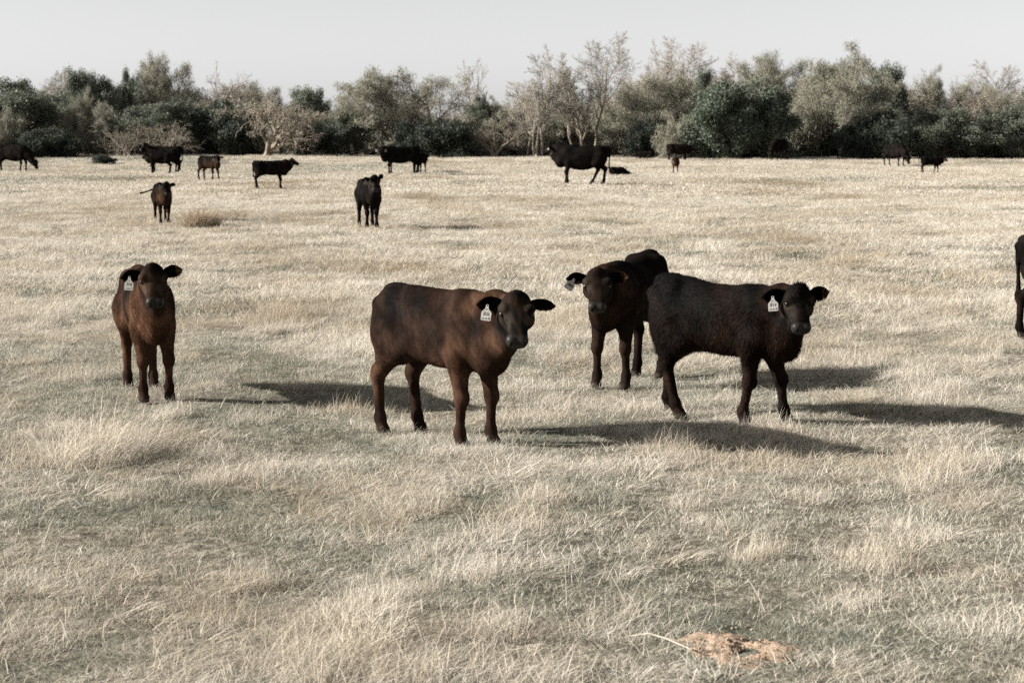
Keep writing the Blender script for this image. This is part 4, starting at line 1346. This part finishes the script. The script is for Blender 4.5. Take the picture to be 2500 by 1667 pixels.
R_ = math.radians
CATTLE = [
    # ---- the near calves
    dict(name='calf', at=(1080, 1078), heading=-50, H=1.08, seed=1, voxel=.0095, hair=60000, shag=.012, face_parts=True,
         label='brown calf with white ear tag 836, body side on, front and centre', group='calves facing the camera',
         head_yaw=R_(-38), head_pitch=1.0, reach=(.40, 0, .12), neck_share=.12, brown=(.043, .0235, .0158), brown_amount=.9, chest=.3, face=.05, tan=.35, ear_rim=.35, hip=.0,
         legs=dict(fr=(.0, .0), fl=(.02, .0), hr=(-.02, 0), hl=(.06, 0)),
         ears={-1: dict(up=.10, back=.15, tw=-.1), 1: dict(up=.0, back=.25, tw=-.5)},
         tags=[dict(side=-1, yaw=R_(-28), tilt=-.06, lines=[('E', -.040, .020), ('836', -.078, .036), ('12-18-20', -.106, .018)])]),
    dict(name='calf', at=(1766, 1028), heading=-40, H=1.02, seed=2, voxel=.0095, hair=75000, shag=.032, face_parts=True,
         label='shaggy black calf with white ear tag 814 walking right at centre right', group='calves facing the camera',
         head_yaw=R_(-46), head_pitch=1.02, reach=(.33, 0, .13), neck_share=.45, roll=.06, curl=1.3, brown=(.042, .020, .012), brown_amount=.3, chest=.7, tan=.12, face=.03, ear_rim=.8, hip=.045, leg=1.05,
         legs=dict(fr=(-.08, .01), fl=(.11, .0), hr=(.15, .0), hl=(-.10, .0)), dark_legs=.2,
         ears={-1: dict(up=.02, back=.15, tw=-.1), 1: dict(up=.32, back=.2, tw=.0, tip=.8)},
         tags=[dict(side=-1, yaw=R_(-30), tilt=.12, lines=[('E', -.040, .016), ('814', -.078, .036), ('12-18-20', -.106, .018)])]),
    dict(name='calf', at=(363, 966), heading=-72, H=.98, fat=.84, seed=3, voxel=.0095, hair=60000, shag=.020, face_parts=True,
         label='reddish brown calf with white ear tag 774 facing the camera at left', group='calves facing the camera',
         head_yaw=R_(-2), head_pitch=1.0, reach=(.27, -.03, .21), neck_share=.8, roll=-.04, brown=(.066, .034, .021), brown_amount=1.0, chest=.6, face=.4, ear_rim=.8, tan=.9, hip=.03, dark_legs=.5,
         legs=dict(fr=(.03, -.01), fl=(.0, .02), hr=(-.02, 0), hl=(.02, .0)),
         ears={-1: dict(up=.0, back=.15, tw=-.1), 1: dict(up=.30, back=.15, tw=.1, tip=1.0)},
         tags=[dict(side=-1, yaw=R_(-30), tilt=-.02, lines=[('E', -.040, .016), ('774', -.078, .036), ('1-12-21', -.106, .016)])]),
    dict(name='calf', at=(1532, 936), heading=-115, H=1.06, seed=4, voxel=.0105, hair=45000, shag=.013, face_parts=True,
         label='black calf with tilted tag 801 half hidden behind the shaggy calf', group='calves facing the camera',
         head_yaw=R_(22), head_pitch=.98, reach=(.30, -.02, .07), neck_share=.3, fat=.92, brown=(.056, .026, .014), brown_amount=.2, chest=1.2, face=.3, tan=.25, ear_rim=.6, hip=.05, drop=.03,
         legs=dict(fr=(.02, .01), fl=(.0, .01), hr=(-.02, 0), hl=(.02, .0)),
         ears={-1: dict(up=.10, back=.2, tw=-.1), 1: dict(up=.22, back=.2, tw=.1, tip=.5)},
         tags=[dict(side=-1, yaw=R_(8), tilt=-.62, lines=[('E', -.040, .014), ('801', -.082, .036)])]),
    dict(name='calf', at=(2636, 824), heading=-8, H=1.06, seed=5, voxel=.014, hair=22000, shag=.016,
         label='black calf cut off by the right edge, only its rump and hind leg showing', brown_amount=.2,
         legs=dict(hr=(-.10, 0), hl=(.05, 0)), head_yaw=.1),
    # ---- the middle distance
    dict(name='calf', at=(398, 548), heading=-73, H=.92, fat=.92, seed=6, voxel=.014, face_parts=True, hair=12000, shag=.018,
         label='small dark calf walking forward with its tail swung out beside the brown tussock', brown=(.05, .025, .014), brown_amount=.35, chest=.8, face=.25, tan=.2,
         head_yaw=R_(5), head_pitch=1.05, reach=(.28, 0, .16), legs=dict(fr=(.12, 0), fl=(-.12, 0), hr=(-.10, 0), hl=(.08, 0)), leg=.95,
         tail=[(-.62, -.04, .88), (-.66, -.18, .80), (-.68, -.34, .75), (-.68, -.44, .73)],
         ears={-1: dict(up=.30, back=.3), 1: dict(up=.12, back=.2)}, tags=[dict(side=-1, tilt=.5)]),
    dict(name='calf', at=(902, 558), heading=-78, H=1.06, seed=7, voxel=.014, face_parts=True, hair=12000, shag=.018, fat=1.0,
         label='stocky black calf walking forward with a long shadow on its right', brown_amount=.1, face=.3, chest=.5,
         head_yaw=R_(4), head_pitch=.95, reach=(.28, 0, .18), legs=dict(fr=(-.05, -.03), fl=(.10, -.03), hr=(-.12, 0), hl=(.04, 0)),
         ears={-1: dict(up=.0, back=.3), 1: dict(up=.9, back=.5)}, tags=[dict(side=-1, tilt=.1)]),
    # ---- the far cattle
    dict(name='cow', cat='cow', kind='cow', at=(36, 421), heading=-22, H=1.46, seed=8, voxel=.022, brown_amount=.1,
         label='black cow grazing with her head down at the left edge', reach=(.42, 0, -.42), head_pitch=1.25, head_yaw=0.1, neck_share=1, legs=dict(hr=(.1, 0), hl=(-.12, 0), fr=(-.05, 0))),
    dict(name='cow', cat='cow', kind='cow', at=(402, 421), heading=186, H=1.36, seed=9, voxel=.022, brown_amount=.15,
         label='black cow facing left with a calf standing against her side', reach=(.42, 0, .12), head_pitch=.55, tags=[dict(side=1, yaw=1.4, size=1.3)]),
    dict(name='calf', at=(390, 424), heading=182, H=1.02, seed=10, voxel=.022, brown_amount=.15, chest=.6,
         label='black calf standing in front of the black cow at left', reach=(.26, 0, .10), head_pitch=.8, head_yaw=-.3),
    dict(name='cow', cat='cow', kind='cow', at=(400, 410), heading=172, H=1.3, seed=11, voxel=.026, brown_amount=.1, depth=97.5,
         label='cow hidden behind the black cow and calf at left, ears above their backs', reach=(.22, 0, .30), head_pitch=.8, head_yaw=.5),
    dict(name='calf', at=(512, 441), heading=-42, H=1.0, seed=12, voxel=.02, brown_amount=.7, chest=.8, face=.1,
         label='dark brown calf facing the camera right of the cow and calf pair', reach=(.3, 0, .12), head_pitch=1.0, head_yaw=R_(-34), brown=(.034, .018, .011), tags=[dict(side=-1, yaw=-.1, size=1.3)],
         legs=dict(fl=(.1, 0), hr=(-.05, 0))),
    dict(name='calf', at=(660, 462), heading=17, H=1.0, seed=13, voxel=.018, brown_amount=.2,
         label='black calf standing side on with raised head in front of the spreading bare tree', reach=(.36, 0, .16), head_pitch=.45, head_yaw=-.25, legs=dict(hr=(-.03, 0), hl=(.05, 0), fl=(.06, 0))),
    dict(name='cow', cat='cow', kind='cow', at=(978, 426), heading=200, H=1.32, seed=14, voxel=.022, brown_amount=.05,
         label='black cow facing left and turning her head to the camera', reach=(.34, 0, .10), head_pitch=.9, head_yaw=R_(52), neck_share=.4, tags=[dict(side=-1, yaw=.2, size=1.4), dict(side=1, yaw=.2, size=1.4)]),
    dict(name='calf', at=(1026, 424), heading=70, H=1.0, seed=15, voxel=.024, brown_amount=.1,
         label='calf standing behind the rump of the cow that turns her head', reach=(.3, 0, .0), head_pitch=.9),
    dict(name='bull', cat='bull', kind='bull', at=(1422, 452), heading=176, H=1.47, seed=16, voxel=.020, brown_amount=.12,
         label='large black bull standing side on facing left below the tallest bare tree', reach=(.40, 0, .14), head_pitch=.75, head_yaw=-.25, neck_share=1,
         legs=dict(fr=(.04, 0), fl=(.0, 0), hr=(.02, 0), hl=(.30, 0)), tags=[dict(side=1, yaw=1.3, size=.9), dict(side=-1, yaw=-1.6, size=.9)]),
    dict(name='calf', at=(1508, 428), heading=10, H=.66, seed=17, voxel=.024, brown_amount=.05, lie=True,
         label='black calf lying flat in the grass just behind the bull', reach=(.34, 0, -.20), head_pitch=.4),
    dict(name='calf', at=(1649, 425), heading=-95, H=.80, seed=18, voxel=.02, brown_amount=.8, chest=.8, face=.6, brown=(.05, .022, .012),
         label='small reddish calf facing the camera below the cow at the wood edge', reach=(.3, 0, .02), head_pitch=1.1, leg=.9, tags=[dict(side=-1, size=1.2)]),
    dict(name='calf', at=(1574, 392), depth=128, heading=175, H=.95, seed=19, voxel=.03, brown_amount=.2, lie=True,
         label='dark calf lying by the broken branches at the wood edge', reach=(.25, 0, .0), head_pitch=.6),
    dict(name='cow', cat='cow', kind='cow', at=(1655, 392), depth=125.5, heading=5, H=1.1, seed=20, voxel=.03, brown_amount=.3,
         label='dark cow facing right before the silvery bush at the wood edge', reach=(.40, 0, -.05), head_pitch=.7),
    dict(name='cow', cat='cow', kind='cow', at=(1898, 390), depth=124, heading=-125, H=1.35, seed=21, voxel=.03, brown_amount=.15,
         label='brownish cow grazing in shade right of the bright green tree', reach=(.42, 0, -.42), head_pitch=1.25),
    dict(name='cow', cat='cow', kind='cow', at=(2182, 398), depth=112, heading=-62, H=1.32, seed=22, voxel=.028, brown_amount=.12,
         label='black cow grazing head down in shade at right', reach=(.42, 0, -.42), head_pitch=1.25),
    dict(name='calf', at=(2272, 424), heading=8, H=.84, seed=23, voxel=.02, brown_amount=.15,
         label='small black calf walking right before the dark trees', reach=(.36, 0, .04), head_pitch=.5, legs=dict(fr=(.06, 0), fl=(-.08, 0), hr=(-.10, 0), hl=(.10, 0)),
         tail=[(-.64, 0, .90), (-.70, 0.02, .80), (-.69, 0.02, .66), (-.66, .02, .58)], tags=[dict(side=-1, yaw=-1.4, size=1.2)]),
]
for p in CATTLE:
    make_cow(p)

# ------------------------------------------------------------------ small things on the ground
def build_mound():
    rng = np.random.default_rng(3)
    n_r, n_a = 22, 56
    V = [(0, 0, 0)]; F = []
    for i in range(1, n_r + 1):
        for j in range(n_a):
            a = 2 * math.pi * j / n_a; r = i / n_r
            V.append((r * math.cos(a), r * math.sin(a), 0))
    V = np.array(V)
    r = np.hypot(V[:, 0], V[:, 1])
    ang = np.arctan2(V[:, 1], V[:, 0])
    edge = 1 + .42 * (fbm(np.cos(ang) * 1.5 + 5, np.sin(ang) * 1.5, 3, 2) - .5) * 2
    x = V[:, 0] * .27 * edge; y = V[:, 1] * .36 * edge
    z = .046 * np.clip(1 - r ** 2, 0, 1) ** .8
    z = z + (fbm(x * 14, y * 14, 8, 3) - .5) * .06 * smooth(1.0, .7, r) + (fbm(x * 45, y * 45, 9, 2) - .5) * .016
    z = z - .055 * np.exp(-(((x - .03) / .035) ** 2 + ((y + .02) / .09) ** 2)) - .02
    X = MOUND_P.x + x; Y = MOUND_P.y + y
    Z = terrain(X, Y) + z - terrain(MOUND_P.x, MOUND_P.y)
    W = np.stack([x, y, Z], -1)
    tri = []
    for j in range(n_a):
        tri.append((0, 1 + j, 1 + (j + 1) % n_a))
    for i in range(n_r - 1):
        for j in range(n_a):
            a = 1 + i * n_a + j; b = 1 + i * n_a + (j + 1) % n_a
            tri.append((a, a + n_a, b + n_a, b))
    nt = NT('orange_sandy_soil')
    tc = nt.n('ShaderNodeTexCoord').outputs['Object']
    n = nt.noise(22, 5, .7, tc)
    c = nt.ramp(n, [(.25, (.19, .125, .085)), (.5, (.40, .29, .21)), (.75, (.53, .42, .325))])
    m = nt.done(nt.principled(c, .95, .1, nt.noise(60, 4, .7, tc), .02, .9))
    o = obj('dirt_mound', new_mesh('dirt_mound', W, tri, True), m, None, MOUND_P)
    cr = []
    for k in range(90):
        a_ = rng.uniform(0, 6.28); r_ = rng.uniform(.2, 1.25)
        cx, cy = .27 * r_ * math.cos(a_), .36 * r_ * math.sin(a_)
        sz = rng.uniform(.0025, .0075)
        cz = float(terrain(MOUND_P.x + cx, MOUND_P.y + cy) - terrain(MOUND_P.x, MOUND_P.y)) + .03 * max(0, 1 - r_ * r_) + sz * .4
        cv, cf = uv_ball(np.array([cx, cy, cz]), (sz, sz * rng.uniform(.7, 1.4), sz * .8), np.eye(3), 6, 4)
        cr.append((cv + rng.normal(0, sz * .18, cv.shape), cf))
    off = np.cumsum([0] + [len(c_[0]) for c_ in cr])
    co = obj('crumbs', new_mesh('crumbs', np.concatenate([c_[0] for c_ in cr]), np.concatenate([c_[1] + o_ for c_, o_ in zip(cr, off)])), m, o)
    co['kind'] = 'stuff'
    tag(o, 'low mound of bare orange brown soil in the foreground grass', 'mound')
build_mound()

def build_twig():
    a = pix_ground(1540, 1575); b = pix_ground(1690, 1602)
    pts = [Vector(a), a.lerp(b, .3), a.lerp(b, .6), Vector(b)]
    lift = [.035, .06, .05, .025]
    root = tag(empty('dead_twig', a), 'pale forked dead twig lying left of the soil mound', 'twig')
    P = [np.array(q - a) + np.array([0, 0, l]) for q, l in zip(pts, lift)]
    sg = []
    for i in range(3):
        sg.append((tuple(P[i]), tuple(P[i + 1]), 0.002 + .0007 * i, .0027 + .0007 * i, 0))
    V, F = tubes(sg, 6)
    m = mat_plain('bleached_twig_bark', (.40, .355, .29), .8, .2, 30)
    obj('stem', new_mesh('stem', V, F, True), m, root)
    q = P[1] + np.array([.12, -.05, -.02])
    e = P[3] + np.array([.05, .09, .0])
    V, F = tubes([(tuple(P[1]), tuple(q), .0018, .0022, 0), (tuple(q), tuple(e), .0022, .0012, 0)], 6)
    obj('fork', new_mesh('fork', V, F, True), m, root)
build_twig()

def build_clump(name, px, py, radius, n, h_lo, h_hi, w, lean, curl, mat, label, seed):
    V, F, R = blades(np.random.default_rng(seed), n, radius, h_lo, h_hi, w, lean, .2, curl, 4)
    me = new_mesh(name, V, F)
    add_float_attr(me, 'blade_rand', R)
    o = obj(name, me, mat, None, pix_ground(px, py))
    return tag(o, label, 'grass clump')
build_clump('grass_tussock', 488, 556, .36, 1500, .2, .75, .010, .5, .5, M_TUSSOCK, 'brown grass tussock right of the small walking calf', 1)
build_clump('grass_clump', 240, 1125, .34, 1300, .14, .66, .0032, .35, .55, M_BLEACH, 'tall bleached grass clump in the left foreground below calf 774', 2)
build_clump('grass_clump', 350, 1085, .45, 700, .10, .36, .0035, .7, .5, M_BLEACH, 'wispy pale grass clump right of the tall bleached one', 3)

# a small shrub standing out in the field at left
place_tree('field_shrub', 'shrub', 255, 380, 70, 112, 'low dark shrub alone in the field between the two left cows', 'shrub', None)
